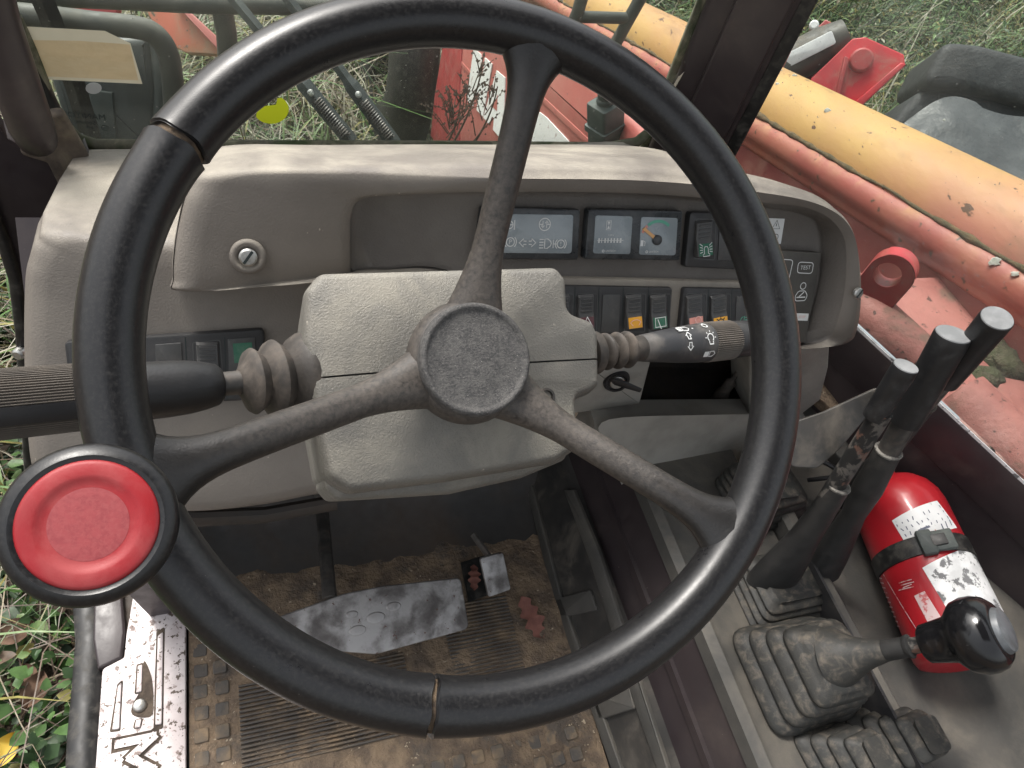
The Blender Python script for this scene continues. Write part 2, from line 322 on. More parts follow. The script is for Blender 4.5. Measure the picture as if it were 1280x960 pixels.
X['rimw'] = mat('sleeve_edge_dust', (.24, .225, .2), (.08, .075, .07), 160, rough=.8)
X['knobend'] = mat('knob_button', (.12, .13, .14), (.08, .085, .09), 60, rough=.4, dust=(.3, .31, .32), dsc=80, dlo=.55, dhi=.75, damt=.5)
X['gripend'] = mat('lever_grip_end', (.20, .205, .21), (.27, .275, .28), 60, rough=.5, bump=.2, bs=500)
X['rod'] = mat('painted_lever_rod', (.026, .026, .026), (.15, .085, .065), 40, lo=.56, hi=.6, rough=.5, metal=.3, dust=(.2, .18, .16), dsc=70, dlo=.5, dhi=.6, damt=.6)
X['boomy'] = mat('boom_paint_yellow', (.47, .285, .095), (.43, .235, .095), 4, lo=.4, hi=.62, rough=.5, grad=((-1.2, -1.1, -1.6), -.50, -.08, (.44, .17, .125)), bump=.25, bs=70, bd=.003, dust=(.25, .15, .09), dsc=11, dlo=.50, dhi=.72, damt=.65, speck=(.11, .055, .03), ssc=38, slo=.655, stretch=(1, .45, 1))
X['boomr'] = mat('boom_paint_red', (.20, .052, .048), (.26, .085, .074), 7, rough=.5, bump=.25, bs=80, bd=.003, dust=(.30, .15, .11), dsc=14, dlo=.5, dhi=.7, damt=.6, speck=(.10, .05, .035), ssc=45, slo=.7)
X['flange'] = mat('boom_flange_red', (.35, .10, .08), (.40, .155, .105), 5, rough=.45, bump=.3, bs=60, bd=.003, dust=(.45, .24, .13), dsc=13, dlo=.45, dhi=.62, damt=.75, up=.35, speck=(.12, .07, .045), ssc=55, slo=.645)
X['deck'] = mat('chassis_paint_pink', (.43, .175, .15), (.33, .12, .105), 9, rough=.6, bump=.5, bs=90, bd=.003, dust=(.17, .12, .09), dsc=11, dlo=.54, dhi=.68, damt=.75, speck=(.12, .06, .05), ssc=70, slo=.64)
X['lug'] = mat('lug_paint_red', (.36, .045, .045), (.30, .04, .04), 20, rough=.4, dust=(.3, .16, .13), dsc=30, damt=.4, speck=(.13, .06, .05), ssc=120, slo=.7)
X['hood'] = mat('hood_paint', (.46, .135, .115), (.40, .095, .085), 4, rough=.4, bump=.08, bs=60, dust=(.5, .24, .19), dsc=5, dlo=.4, dhi=.75, damt=.5, speck=(.15, .06, .05), ssc=55, slo=.71)
X['hoodw'] = mat('hood_lettering', (.80, .79, .77), rough=.6, dust=(.4, .3, .27), dsc=40, dlo=.6, dhi=.64, damt=.7)
X['brite'] = mat('bright_red_paint', (.50, .025, .035), (.36, .03, .035), 9, rough=.42, dust=(.33, .2, .15), dsc=12, dlo=.48, dhi=.68, damt=.6)
X['ramgrey'] = mat('ram_steel', (.07, .065, .055), (.035, .03, .027), 12, rough=.5, dust=(.2, .17, .13), dsc=12, damt=.6)
X['chrome'] = mat('ram_chrome', (.75, .77, .8), rough=.2, metal=.7)
X['tubeg'] = mat('guard_tube_paint', (.05, .055, .048), (.09, .09, .075), 14, rough=.55, dust=(.2, .19, .16), dsc=18, damt=.6, up=.4, speck=(.4, .4, .37), ssc=90, slo=.73)
X['lampbox'] = mat('lamp_housing', (.035, .043, .043), (.06, .068, .065), 8, rough=.5, dust=(.19, .21, .2), dsc=9, dlo=.42, dhi=.75, damt=.6)
X['valve'] = mat('valve_body', (.07, .085, .08), (.04, .05, .048), 12, rough=.55, dust=(.17, .18, .16), dsc=20, damt=.5)
X['paper'] = mat('stained_paper', (.62, .47, .30), (.44, .31, .18), 38, lo=.4, hi=.62, rough=.8, bump=.8, bs=60, bd=.004, dust=(.60, .50, .36), dsc=30, dlo=.4, dhi=.65, damt=.75, stretch=(.5, 1, 1.3))
X['papert'] = mat('pale_paper', (.60, .54, .43), (.52, .45, .34), 20, rough=.8)
X['yellow'] = backlit(mat('yellow_sticker', (.72, .78, .03), rough=.5), (.75, .8, .03, 1), .6)
backlit(X['paper'], (.80, .63, .40, 1), .5); backlit(X['papert'], (.88, .80, .64, 1), .5)
X['etch'] = mat('etched_mark', (.02, .03, .03), rough=.7)
X['wglass'] = glass('windscreen_glass', (.50, .50, .45, 1), .08, .4, .8, low=(.53, .585, .42))
X['sglass'] = glass('side_glass', (.44, .46, .44, 1), .12, .4, .75)
X['soil'] = mat('soil_and_litter', (.085, .062, .042), (.045, .036, .026), 9, rough=.95, bump=.9, bs=30, bd=.03, dust=(.12, .085, .055), dsc=22, damt=.7)
X['blackf'] = mat('black_reflection', (.016, .017, .018), (.026, .028, .029), 30, rough=.6, bump=.4, bs=90, bd=.008, dust=(.07, .073, .074), dsc=40, dlo=.45, dhi=.8, damt=.5, speck=(.4, .4, .4), ssc=70, slo=.75)  # tone of the seat reflected in the side glass
X['greyf'] = mat('grey_reflection', (.042, .045, .047), (.06, .063, .065), 5, rough=.42, bump=.25, bs=40, bd=.015, dust=(.10, .105, .105), dsc=14, damt=.35)  # tone of the greyer lower part of that reflection
X['oak'] = mat('dry_oak_leaf', (.24, .10, .075), (.17, .07, .055), 60, rough=.8, bump=.3, bs=200)
X['deadleaf'] = mat('dead_leaf', (.19, .115, .075), (.12, .07, .045), 30, rough=.85)
X['yleaf'] = mat('yellow_leaf', (.70, .48, .07), rough=.6)
def leafmat(name, c, c2, sc=40):
    m = mat(name, c, c2, sc, rough=.5); b = m.node_tree.nodes['Principled BSDF']; b.inputs['Subsurface Weight'].default_value = 0; return m
X['lf'] = [leafmat('leaf_green', (.075, .15, .038), (.045, .095, .024)), leafmat('leaf_dark', (.032, .066, .022), (.022, .047, .017)), leafmat('leaf_pale', (.14, .21, .07), (.10, .16, .05)),
           leafmat('leaf_yellow', (.21, .19, .05), (.15, .13, .04)), leafmat('straw', (.22, .185, .12), (.16, .125, .075)), leafmat('twig_brown', (.11, .075, .05), (.07, .05, .035)), leafmat('straw_pale', (.30, .285, .215), (.22, .20, .14))]
# ================================================================ STEERING WHEEL
WF = Frame((.12428, .23770, .70857), (.0009, -.5558, .8313))
wheel = thing('steering_wheel', 'black three-spoke steering wheel with two cracks through its rim and a red spinner knob', 'steering wheel', tuple(WF.P(0, 0, -.09)))
RR, RT = .19, .0151
def ang(px, py): u, v = WF.px(px, py); return math.atan2(v, u)
aA, aB = ang(222, 181), ang(536, 880)                     # the two cracks
if aB < 0: aB += 2 * math.pi
def rim_arc(a0, a1, n, r0=RT):
    loops = []; L = abs(a1 - a0)
    for k in range(n + 1):
        t = k / n; t = t if 0 < k < n else t
        a = a0 + (a1 - a0) * t; s = min(abs(a - a0), abs(a1 - a)) * RR
        rr = r0 * (1 + .045 * math.exp(-s / .006)) - (.0012 if s < .0004 else 0)
        e = A(math.cos(a), math.sin(a)); wob = .0006 * math.sin(a * 9)
        loops.append([WF.P(*(e * (RR + rr * math.cos(q))), rr * math.sin(q)) for q in np.linspace(0, 2 * math.pi, 28, endpoint=False)])
    return loops
def rim_params(a0, a1, n):                                # denser near the ends
    return [a0 + (a1 - a0) * (.5 - .5 * math.cos(math.pi * k / n)) for k in range(n + 1)]
def rim_piece(a0, a1):
    loops = []
    for a in rim_params(a0, a1, 90):
        s = min(abs(a - a0), abs(a1 - a)) * RR
        rr = RT * (1 + .05 * math.exp(-s / .006)) - (.0012 if s < .0004 else 0)
        loops.append((a, rr))
    out = []
    for i, (a, rr) in enumerate(loops):
        L = []
        for q in np.linspace(0, 2 * math.pi, 28, endpoint=False):
            s0 = (a - a0) * RR; s1 = (a1 - a) * RR
            jag = .0010 * math.sin(q * 2 + 1) + .0006 * math.sin(q * 5)
            aa = a + (jag * math.exp(-min(s0, s1) / .004)) / RR * 1.2
            L.append(WF.P(math.cos(aa) * (RR + rr * math.cos(q)), math.sin(aa) * (RR + rr * math.cos(q)), rr * math.sin(q)))
        out.append(L)
    return MB().loft(out)
g = .0016 / RR
aB2 = aB - 2 * math.pi
obj('rim_cover', rim_piece(aB2 + g * .8, aA - g * 1.1), X['rim'], wheel)        # bottom crack, right side, top, to the upper left crack
obj('rim_cover', rim_piece(aA + g * .9, aB - g * .8), X['rim'], wheel)          # left side
cl = []
for a in np.linspace(0, 2 * math.pi, 97)[:-1]:
    cl.append([WF.P(math.cos(a) * (RR + .0132 * math.cos(q)), math.sin(a) * (RR + .0132 * math.cos(q)), .0132 * math.sin(q)) for q in np.linspace(0, 2 * math.pi, 14, endpoint=False)])
cl.append(cl[0]); obj('rim_core', MB().loft(cl, False, False), X['core'], wheel)
HUBH = -.038
for px, py in ((667, 78), (200, 592), (893, 650)):
    a = ang(px, py); e = A(math.cos(a), math.sin(a)); tg = A(-e[1], e[0]); loops = []
    for k in range(34):
        t = k / 33; r = .184 - (.184 - .0335) * t
        h = -.001 + (HUBH - .018) * (t * t * (3 - 2 * t) * .55 + t * .45)
        d0 = .184 - r
        wd = .0100 + .017 * math.exp(-(d0 / .013) ** 1.25) + .009 * max(0, (t - .72) / .28) ** 1.6
        th = .0092 + .0035 * math.exp(-d0 / .010) + .003 * max(0, (t - .7) / .3)
        dh = (HUBH - .010) / .16 * .8; m = nrm(A(dh, 1))                # normal in the (radial, height) plane
        loops.append([WF.P(*(e * (r + m[0] * th * math.sin(q)) + tg * wd * math.cos(q)), h + m[1] * th * math.sin(q)) for q in np.linspace(0, 2 * math.pi, 20, endpoint=False)])
    obj('spoke', MB().loft(loops), X['spoke'], wheel, smooth=60)
ho = WF.P(0, 0, 0)
hub = obj('hub', MB().lathe([(.034, HUBH - .008), (.0375, HUBH - .012), (.0395, HUBH - .020), (.037, HUBH - .032), (.030, HUBH - .045), (.022, HUBH - .052)], ho, WF.n, 48), X['spoke'], wheel, smooth=60)
obj('hub_cap', MB().lathe([(.0345, HUBH - .010), (.0352, HUBH - .004), (.0348, HUBH - .0005), (.0335, HUBH + .0015), (.0318, HUBH + .0018), (.0305, HUBH + .0004), (.0295, HUBH - .0002), (.02, HUBH + .0006), (.008, HUBH + .001), (.0005, HUBH + .001)], ho, WF.n, 56), X['hubcap'], wheel, smooth=60)
KC = Hd(113, 655, .258); KS = .258 / .296 * .93; kn = nrm(A(.04, -.47, .88))
knob = obj('spinner_knob', MB().lathe([(r_ * KS, h_ * KS) for r_, h_ in [(.012, -.030), (.0135, -.022), (.024, -.017), (.0335, -.011), (.0362, -.004), (.0362, .0005), (.0345, .0035), (.0305, .0050), (.0284, .0038)]], KC, kn, 56), X['gloss2'] if 'gloss2' in X else X['rim'], wheel, smooth=50)
obj('knob_cap', MB().lathe([(r_ * KS, h_ * KS) for r_, h_ in [(.0286, .0005), (.0284, .0040), (.0278, .0048), (.0264, .0053), (.0240, .0056), (.0218, .0057), (.0208, .0055), (.0196, .0049), (.0182, .0043), (.0170, .0040), (.0160, .0039)]], KC, kn, 64, False), X['knobred'], wheel, smooth=80)
obj('knob_face', MB().lathe([(r_ * KS, h_ * KS) for r_, h_ in [(.0161, .0040), (.0150, .0041), (.008, .0042), (.0005, .0042)]], KC, kn, 48), X['knobface'], wheel, smooth=60)
ka = math.atan2(*(lambda q: (q[1], q[0]))(((KC - WF.o).dot(WF.u), (KC - WF.o).dot(WF.v))))
kb = WF.P(math.cos(ka) * RR, math.sin(ka) * RR, 0)
obj('knob_clamp', MB().tube([KC - kn * .026, KC - kn * .034, (KC - kn * .045) * .5 + kb * .5, kb], [.012, .0125, .0135, .0165], 18), X['gloss2'] if 'gloss2' in X else X['rim'], wheel)

# ================================================================ DASHBOARD
DF = Frame((.325, .50, .568), (0, -math.cos(math.radians(33)), math.sin(math.radians(33))))
YW = .74                                                     # windscreen plane
dash = thing('dashboard', 'dusty taupe moulded dashboard with hooded instrument recess and rows of rocker switches', 'dashboard', tuple(DF.P(-.1, 0, -.15)))
# lower body behind the cowl
bk = [(36, 318), (31, 350), (30, 440), (34, 530), (44, 590), (72, 624), (150, 632), (250, 634), (330, 626), (415, 612), (520, 612), (620, 590), (690, 550), (708, 480), (725, 390), (770, 300), (600, 290), (400, 290), (200, 290), (70, 282), (46, 296)]
top = {15: (800, 190), 16: (640, 186), 17: (420, 186), 18: (240, 186), 19: (112, 187), 20: (99, 190)}
nb = len(bk)
def keyloop(fn, N=150): return crom([fn(i) for i in range(nb)], N)
def rear(i):
    if i in top: return Hy(*top[i], YW - .012)
    if i == 0: return Hy(97, 200, YW - .012)
    return DF.W(*bk[i], -.028) - DF.n * .07
def mid(i, f=.12):
    a = DF.W(*bk[i], -.028)
    if i in top or i == 0: return a + (rear(i) - a) * f + A(0, 0, .006 if i in top else .003)
    return a - DF.n * .012
cen = DF.W(400, 450, -.028)
def shr(i, k, h):
    p = DF.W(*bk[i], -.028); d = cen - p; return p + d / np.linalg.norm(d) * k + DF.n * h
L0 = keyloop(rear); L05 = keyloop(lambda i: mid(i, .5)); L1 = keyloop(mid)
L2 = keyloop(lambda i: shr(i, .003, .012)); L3 = keyloop(lambda i: shr(i, .011, .0195)); L4 = keyloop(lambda i: shr(i, .022, .022)); L5 = keyloop(lambda i: shr(i, .05, .022))
obj('dash_body', MB().loft([L0, L05, L1, L2, L3, L4, L5], False, True), X['taupe'], dash, smooth=70)
# cowl: outer loop -> lip -> recess floor
ck = [  # outer px, h_out ; inner px, h_in
 ((224, 366), .034, (441, 340), .012), ((215, 350), .034, (440, 322), .020), ((219, 296), .034, (440, 296), .026), ((236, 238), .036, (442, 268), .032),
 ((268, 214), .038, (457, 249), .036), ((400, 208), .040, (520, 244), .038), ((600, 206), .040, (620, 242), .038), ((800, 210), .040, (800, 244), .038),
 ((930, 224), .040, (930, 254), .038), ((1030, 250), .040, (1015, 263), .038), ((1072, 286), .040, (1054, 294), .036), ((1083, 350), .038, (1058, 350), .034),
 ((1079, 408), .036, (1046, 408), .030), ((1064, 431), .030, (1030, 427), .020), ((1010, 437), .020, (990, 434), .014), ((900, 446), .012, (900, 434), .010),
 ((760, 450), .012, (760, 434), .010), ((640, 440), .012, (660, 395), .010), ((540, 395), .020, (560, 340), .010), ((440, 358), .030, (480, 337), .008), ((330, 360), .034, (452, 338), .009)]
rearpx = {4: (275, 187), 5: (420, 185), 6: (600, 184), 7: (790, 184)}
nb2 = len(ck)
def cl_(fn, N=220): return crom([fn(i) for i in range(nb2)], N)
def c_out(i, k=0, dh=0):
    p = DF.W(*ck[i][0], ck[i][1]); q = DF.W(*ck[i][2], ck[i][3]); d = q - p
    return p + d / np.linalg.norm(d) * min(k, .45 * np.linalg.norm(d)) + DF.n * dh
def c_in(i, k=0, dh=0):
    p = DF.W(*ck[i][0], ck[i][1]); q = DF.W(*ck[i][2], ck[i][3]); d = p - q
    return q + d / np.linalg.norm(d) * min(k, .45 * np.linalg.norm(d)) + DF.n * dh
def c_rear(i):
    if i in rearpx: return Hy(*rearpx[i], YW - .01)
    if i == 3: return DF.W(228, 226, -.028) - DF.n * .03
    if 8 <= i <= 11:
        return c_out(i) - DF.n * (.16, .13, .11, .10)[i - 8]
    return c_out(i) - DF.n * (.02 + ck[i][1])
def c_m(i, f):
    a, b = c_out(i), c_rear(i); return a + (b - a) * f + (A(0, 0, .012 * math.sin(math.pi * f)) if 4 <= i <= 9 else 0)
FLOORPX = {8: (932, 256), 9: (1006, 268), 10: (1026, 288), 11: (1027, 345), 12: (1010, 412), 13: (1002, 432), 14: (985, 436)}
def c_floor(i, k=0, h=0): 
    if i in FLOORPX: return DF.W(*FLOORPX[i], h) - DF.u * k
    q = DF.W(*ck[i][2], ck[i][3]); hq = ck[i][3]; p = DF.W(*ck[i][0], ck[i][1]); d = q - p; d = d - DF.n * d.dot(DF.n)
    return q - DF.n * hq + d / (np.linalg.norm(d) + 1e-9) * k + DF.n * h
loops = [cl_(c_rear), cl_(lambda i: c_m(i, .5)), cl_(lambda i: c_m(i, .15)), cl_(lambda i: c_out(i, -.001, -.015)), cl_(lambda i: c_out(i, .0008, -.008)), cl_(lambda i: c_out(i, .005, -.0025)), cl_(lambda i: c_out(i, .012, .001)),
         cl_(lambda i: c_out(i, .022, .0025)), cl_(lambda i: c_in(i, .012, .0015)), cl_(lambda i: c_in(i, .005, 0)), cl_(lambda i: c_in(i, .0015, -.003)), cl_(lambda i: c_in(i, 0, -.008)),
         cl_(lambda i: c_floor(i, .001, .006)), cl_(lambda i: c_floor(i, .003, .002)), cl_(lambda i: c_floor(i, .008, 0))]
nl = len(loops[0])
obj('instrument_cowl', MB().loft(loops[:11], False, False), X['taupe'], dash, smooth=80)
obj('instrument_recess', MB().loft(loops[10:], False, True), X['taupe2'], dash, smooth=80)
def screw(fr, parent, r=.0062, name='screw'):
    mb = MB().lathe([(r * 1.35, -.002), (r * 1.35, .0012), (r * 1.2, .0018)], fr.o, fr.n, 20)
    o = obj(name, MB().lathe([(r, 0), (r, .003), (r * .8, .0042), (r * .3, .0045)], fr.o, fr.n, 20), X['screw'], parent)
    obj('slot', MB().box(Frame(fr.o, fr.n, fr.u * .6 + fr.v * .8), 0, 0, r * 1.7, r * .3, .0040, .0049), X['etch'], o, smooth=0)
    return o
def dimple(fr, parent, r):
    obj('screw_recess', MB().lathe([(r * 2.1, -.004), (r * 2.1, .0006), (r * 1.7, .0018), (r * 1.45, .0015), (r * 1.2, -.0006), (r * .3, -.0008)], fr.o, fr.n, 28), X['taupe'], parent, smooth=70)
f1 = DF.at(310, 321, .0368); dimple(f1, dash, .0068); screw(Frame(f1.P(0, 0, .0005), f1.n), dash, .0072)
f2 = DF.at(1071, 366, .0405); screw(f2, dash, .0062)

# ---- instruments in the recess (frame local coordinates in metres)
def local(fr, pts, h): return [fr.px(x, y, h) for x, y in pts]
def quad_box(px, h0, h1, bev, rad, mats, name, parent, fr=DF):
    return obj(name, MB().prism(rpoly(local(fr, px, h1), rad, 4), fr, h0, h1, bev, 2), mats, parent)
# warning light panel
wl = quad_box([(603, 258), (726, 262), (723, 325), (594, 324)], -.002, .010, .002, .003, X['lensrim'], 'warning_light_panel', dash)
def inq(px, h, s=1, fr=DF): return ccw(rpoly(local(fr, px, h), .003, 4))
obj('indicator_face', MB().prism(inq([(609, 267), (717, 268.5), (714.5, 317), (601, 316)], .0105), DF, .0098, .0106, .0004, 2), X['lens'], wl)
H = .0109
def sym(strokes, wd, fr, h, mats, name, parent):
    mb = MB()
    for s in strokes:
        if isinstance(s, tuple) and s[0] == 'fill': mb.flat(s[1], fr, h)
        elif isinstance(s, tuple): mb.stroke(s[1], wd, fr, h, True)
        else: mb.stroke(s, wd, fr, h)
    return obj(name, mb, mats, parent, smooth=0)
def tr(pts, x, y, s): return [(x + a * s, y + b * s) for a, b in pts]
def brake(x, y, s, letter):
    return [('c', tr(circ(0, 0, .62, 20), x, y, s)), tr(circ(0, 0, .92, 10, 2.3, 3.98), x, y, s), tr(circ(0, 0, .92, 10, -.84, .84), x, y, s)]
mk = MB(); S = .0066
def P(x, y): return DF.px(x, y, H)
wd = .0010
for st in brake(*P(638, 302.5), S, 'P') + brake(*P(701, 305), S * .95, '1'):
    mk.stroke(st[1] if isinstance(st, tuple) else st, wd, DF, H, isinstance(st, tuple))
mk.text('P', .0062, DF, *P(638, 302.5), H); mk.text('!', .0062, DF, *P(701, 305), H)
x, y = P(691.5, 305); mk.stroke([(x, y - .004), (x, y + .004)], wd, DF, H); mk.stroke([(x, y), (x + .004, y)], wd, DF, H)
x, y = P(659.5, 303.5)
for sg in (-1, 1):
    mk.stroke([(x + sg * .0012, y + .0016), (x + sg * .004, y + .0016), (x + sg * .004, y + .004), (x + sg * .0085, y), (x + sg * .004, y - .004), (x + sg * .004, y - .0016), (x + sg * .0012, y - .0016)], wd, DF, H)
x, y = P(683, 304.5); mk.stroke(tr([(-.3, -.75), (-.3, .75), (.2, .75), (.75, .35), (.85, 0), (.75, -.35), (.2, -.75)], x, y, .006), wd, DF, H, True)
for k in range(4): mk.stroke([(x - .0075, y + .004 - .0027 * k), (x - .003, y + .004 - .0027 * k)], wd, DF, H)
x, y = P(681, 280.5); mk.stroke(circ(x, y, .0058, 24), wd, DF, H, True)
for q in (-.002, .002): mk.stroke([(x + q, y + .0035), (x + q, y - .0035)], wd * .9, DF, H); mk.stroke([(x + q - .0016, y + (.001 if q > 0 else -.001)), (x + q, y + (.0036 if q > 0 else -.0036)), (x + q + .0016, y + (.001 if q > 0 else -.001))], wd * .8, DF, H)
mk.stroke([(x - .0052, y), (x - .0022, y)], wd, DF, H); mk.stroke([(x + .0052, y), (x + .0022, y)], wd, DF, H)
x, y = P(637, 281); mk.stroke(circ(x, y, .0035, 20), wd, DF, H, True); mk.stroke([(x + .005, y - .0045), (x + .005, y + .0045)], wd, DF, H); mk.stroke([(x - .0015, y), (x + .0035, y)], wd, DF, H)
obj('warning_symbols', mk, X['white'], wl, smooth=0)
# twin gauge cluster
gp = quad_box([(736, 261), (854, 263.5), (850, 326), (731, 324)], -.002, .011, .002, .003, X['lensrim'], 'gauge_cluster', dash)
for px in ([(744.5, 269), (791, 270.5), (788, 318), (741.5, 317)], [(801.5, 271), (847.5, 272.5), (844.5, 319.5), (799, 318.5)]):
    obj('gauge_face', MB().prism(inq(px, .0117), DF, .0108, .0118, .0005, 2), X['lens'], gp)
H = .0121; mk = MB()
x, y = P(761, 281.5); mk.stroke([(x - .0024, y - .0045), (x + .0024, y - .0045), (x + .0024, y + .0045), (x - .0024, y + .0045)], .0007, DF, H, True)
mk.flat([(x - .0016, y - .0036), (x + .0016, y - .0036), (x, y)], DF, H); mk.flat([(x - .0016, y + .0036), (x + .0016, y + .0036), (x, y)], DF, H)
x, y = P(763, 300.5)
for k, wk in enumerate((.0022, .0012, .0022, .0018, .0022, .0022, .0026, .003)): mk.flat([(x - .0135 + k * .0034, y - .0024), (x - .0135 + k * .0034 + wk * .75, y - .0024), (x - .0135 + k * .0034 + wk * .75, y + .0022), (x - .0135 + k * .0034, y + .0022)], DF, H)
mk.stroke([(x - .0145, y), (x + .0145, y)], .0006, DF, H); mk.text('1/10 h', .0026, DF, x, y + .0052, H)
for cx, cy in ((762, 313.7), (816, 314.7)):
    x, y = P(cx, cy); mk.stroke(circ(x - .0072, y, .0011, 12), .0007, DF, H, True); mk.text('VEGLIA', .0028, DF, x + .0012, y, H) if False else mk.text('UNITECH', .0026, DF, x + .001, y, H)
x, y = P(803, 304); mk.flat([(x - .0022, y - .003), (x + .001, y - .003), (x + .001, y + .003), (x - .0022, y + .003)], DF, H); mk.stroke([(x + .0016, y + .0022), (x + .003, y + .001), (x + .003, y - .0024), (x + .002, y - .0024)], .0007, DF, H)
kind(obj('gauge_markings', mk, X['white'], gp, smooth=0), 'stuff')
x, y = P(821, 300)
def band(a0, a1, r0, r1): return [(x + r1 * math.cos(t), y + r1 * math.sin(t)) for t in np.linspace(a0, a1, 14)] + [(x + r0 * math.cos(t), y + r0 * math.sin(t)) for t in np.linspace(a1, a0, 14)]
obj('gauge_band', MB().flat(band(2.25, .85, .0175, .0205), DF, H), X['gband'], gp, smooth=0)
obj('gauge_band', MB().flat(band(2.75, 2.3, .0175, .0205), DF, H), X['pink'], gp, smooth=0)
obj('needle', MB().prism([(x - .0185, y + .0108), (x - .0160, y + .0128), (x, y + .0022), (x - .001, y - .0012)], DF, H, H + .0012), X['needle'] if 'needle' in X else X['orangen'], gp, smooth=0)
obj('needle_boss', MB().lathe([(.0052, 0), (.0052, .002), (.0044, .0026), (.001, .0028)], DF.P(x, y, H - .0002), DF.n, 24), X['lens2'] if 'lens2' in X else X['lensrim'], gp)

# ---- rocker switches
def rocker(fr, px, h, lensmat, parent, label, symf=None, lw=None, frac=.34, full=True):
    """px: top-left, top-right, bottom-right, bottom-left of the visible rocker; the lit foot sits at the bottom"""
    q = local(fr, px, h + .006); tl, trr, br, bl = [A(*p) for p in q]
    cu, cv = (tl + trr + br + bl) / 4; wu = (np.linalg.norm(trr - tl) + np.linalg.norm(br - bl)) / 2; hv = (np.linalg.norm(tl - bl) + np.linalg.norm(trr - br)) / 2
    up = nrm((tl + trr) / 2 - (bl + br) / 2); F2 = Frame(fr.P(cu, cv, h), fr.n, fr.u * up[1] - fr.v * up[0])
    y0, y1 = -hv / 2, hv / 2
    # wedge: the foot stands proud
    mb = MB(); prof = [(y1, .0015), (y1 - .002, .004), (y1 - hv * .5, .0042), (y0 + hv * frac, .0062), (y0 + .0015, .0088), (y0, .0075)]
    loops = []
    for sx in (-1, -.9, .9, 1): loops.append([F2.P(sx * wu / 2, yy, hh - (.0008 if abs(sx) == 1 else 0)) for yy, hh in prof] + [F2.P(sx * wu / 2, y0, -.004), F2.P(sx * wu / 2, y1, -.004)])
    o = obj('rocker_switch', mb.loft(loops), X['rock'], parent, smooth=25, label=label)
    hr = lambda yy: np.interp(yy, [p[0] for p in prof[::-1]], [p[1] for p in prof[::-1]])
    rb = MB()
    for k in range(4):
        yy = y1 - hv * .12 - k * hv * .115
        B = Frame(F2.P(0, yy, hr(yy)), F2.n, F2.u); rb.box(B, 0, 0, wu * .72, hv * .038, -.001, .0012, .0005)
    obj('grip_ribs', rb, X['rock'], o)
    sl = math.atan2(.0088 - .0062, hv * frac)
    LFm = Frame(F2.P(0, y0 + hv * frac * .52 + .0006, (.0062 + .0088) / 2 + .0001), F2.n * math.cos(sl) - F2.v * -math.sin(sl), F2.u)
    if lensmat: obj('lens', MB().box(LFm, 0, 0, wu * .88, hv * frac * .9, -.001, .0004, .0003), X[lensmat], o)
    if symf: symf(LFm, o, wu * .42, .0008)
    return o
def S_(o, fr, m, name='symbol', *strokes, w=.0007):
    mb = MB()
    for s in strokes:
        if s[0] == 'f': mb.flat(s[1], fr, .0008)
        else: mb.stroke(s[1], w, fr, .0008, s[0] == 'c')
    obj(name, mb, X[m], o, smooth=0)
def sc(pts, k): return [(a * k, b * k) for a, b in pts]
def sym_beacon(fr, o, k, h): S_(o, fr, 'white', 'symbol', ('c', sc([(-.5, -.85), (.5, -.85), (.5, -.6), (.3, -.5), (.3, .15), (.18, .4), (-.18, .4), (-.3, .15), (-.3, -.5), (-.5, -.6)], k)), *[('s', sc([(sx * .5, yy), (sx * .95, yy + dy)], k)) for sx in (-1, 1) for yy, dy in ((.0, 0), (.25, .15), (.5, .35), (-.25, -.12))])
def sym_tri(fr, o, k, h): S_(o, fr, 'white', 'symbol', ('c', sc([(-.75, -.6), (.75, -.6), (0, .8)], k)), ('f', sc([(-.4, -.4), (.4, -.4), (0, .35)], k * .6)), w=.0014)
def sym_wiper(fr, o, k, h): S_(o, fr, 'redp', 'symbol', ('s', sc(circ(0, -.7, 1.1, 12, .7, 2.44), k)), ('s', sc([(-.8, .05), (-.45, -.4)], k)), ('s', sc([(.8, .05), (.45, -.4)], k)))
def sym_rear(fr, o, k, h): S_(o, fr, 'white', 'symbol', ('c', sc([(-.8, -.55), (.8, -.55), (.8, .7), (-.8, .7)], k)), ('s', sc([(-.4, .5), (.05, -.85)], k)), w=.0009)
def sym_lamp(fr, o, k, h): S_(o, fr, 'redp', 'symbol', ('c', sc(circ(.3, .35, .45, 16), k)), ('c', sc([(-.9, -.9), (-.35, -.9), (.3, -.1), (0, .25)], k)), w=.0008)
def sym_gear(fr, o, k, h): S_(o, fr, 'etch', 'symbol', ('c', sc(circ(0, 0, .5, 16), k)), *[('s', sc([(.5 * math.cos(t), .5 * math.sin(t)), (.85 * math.cos(t), .85 * math.sin(t))], k)) for t in np.linspace(0, 5.5, 8)], w=.001)
# upper right bezel with beacon switch
ub = quad_box([(863, 265), (950, 267), (946, 338), (856, 334)], -.003, .009, .002, .004, X['bezel'], 'switch_bezel', dash)
def well(px, h, parent, fr=DF): # recessed frame line round a rocker
    q = ccw(rpoly(local(fr, px, h), .002, 3)); obj('switch_well', MB().stroke(q, .0010, fr, h + .0003, True), X['rock'], parent, smooth=0)
rocker(DF, [(873.5, 276), (892, 277), (890.5, 322), (871, 320.5)], .009, 'green', dash, 'rocker switch with green beacon symbol', sym_beacon, frac=.38)
well([(870.5, 273.5), (894.5, 274.5), (893, 325), (867.5, 323)], .009, ub)
quad_box([(900, 277), (928, 278), (926, 327), (897.5, 325.5)], .009, .0102, .0006, .001, X['rock'], 'blank_plate', ub)
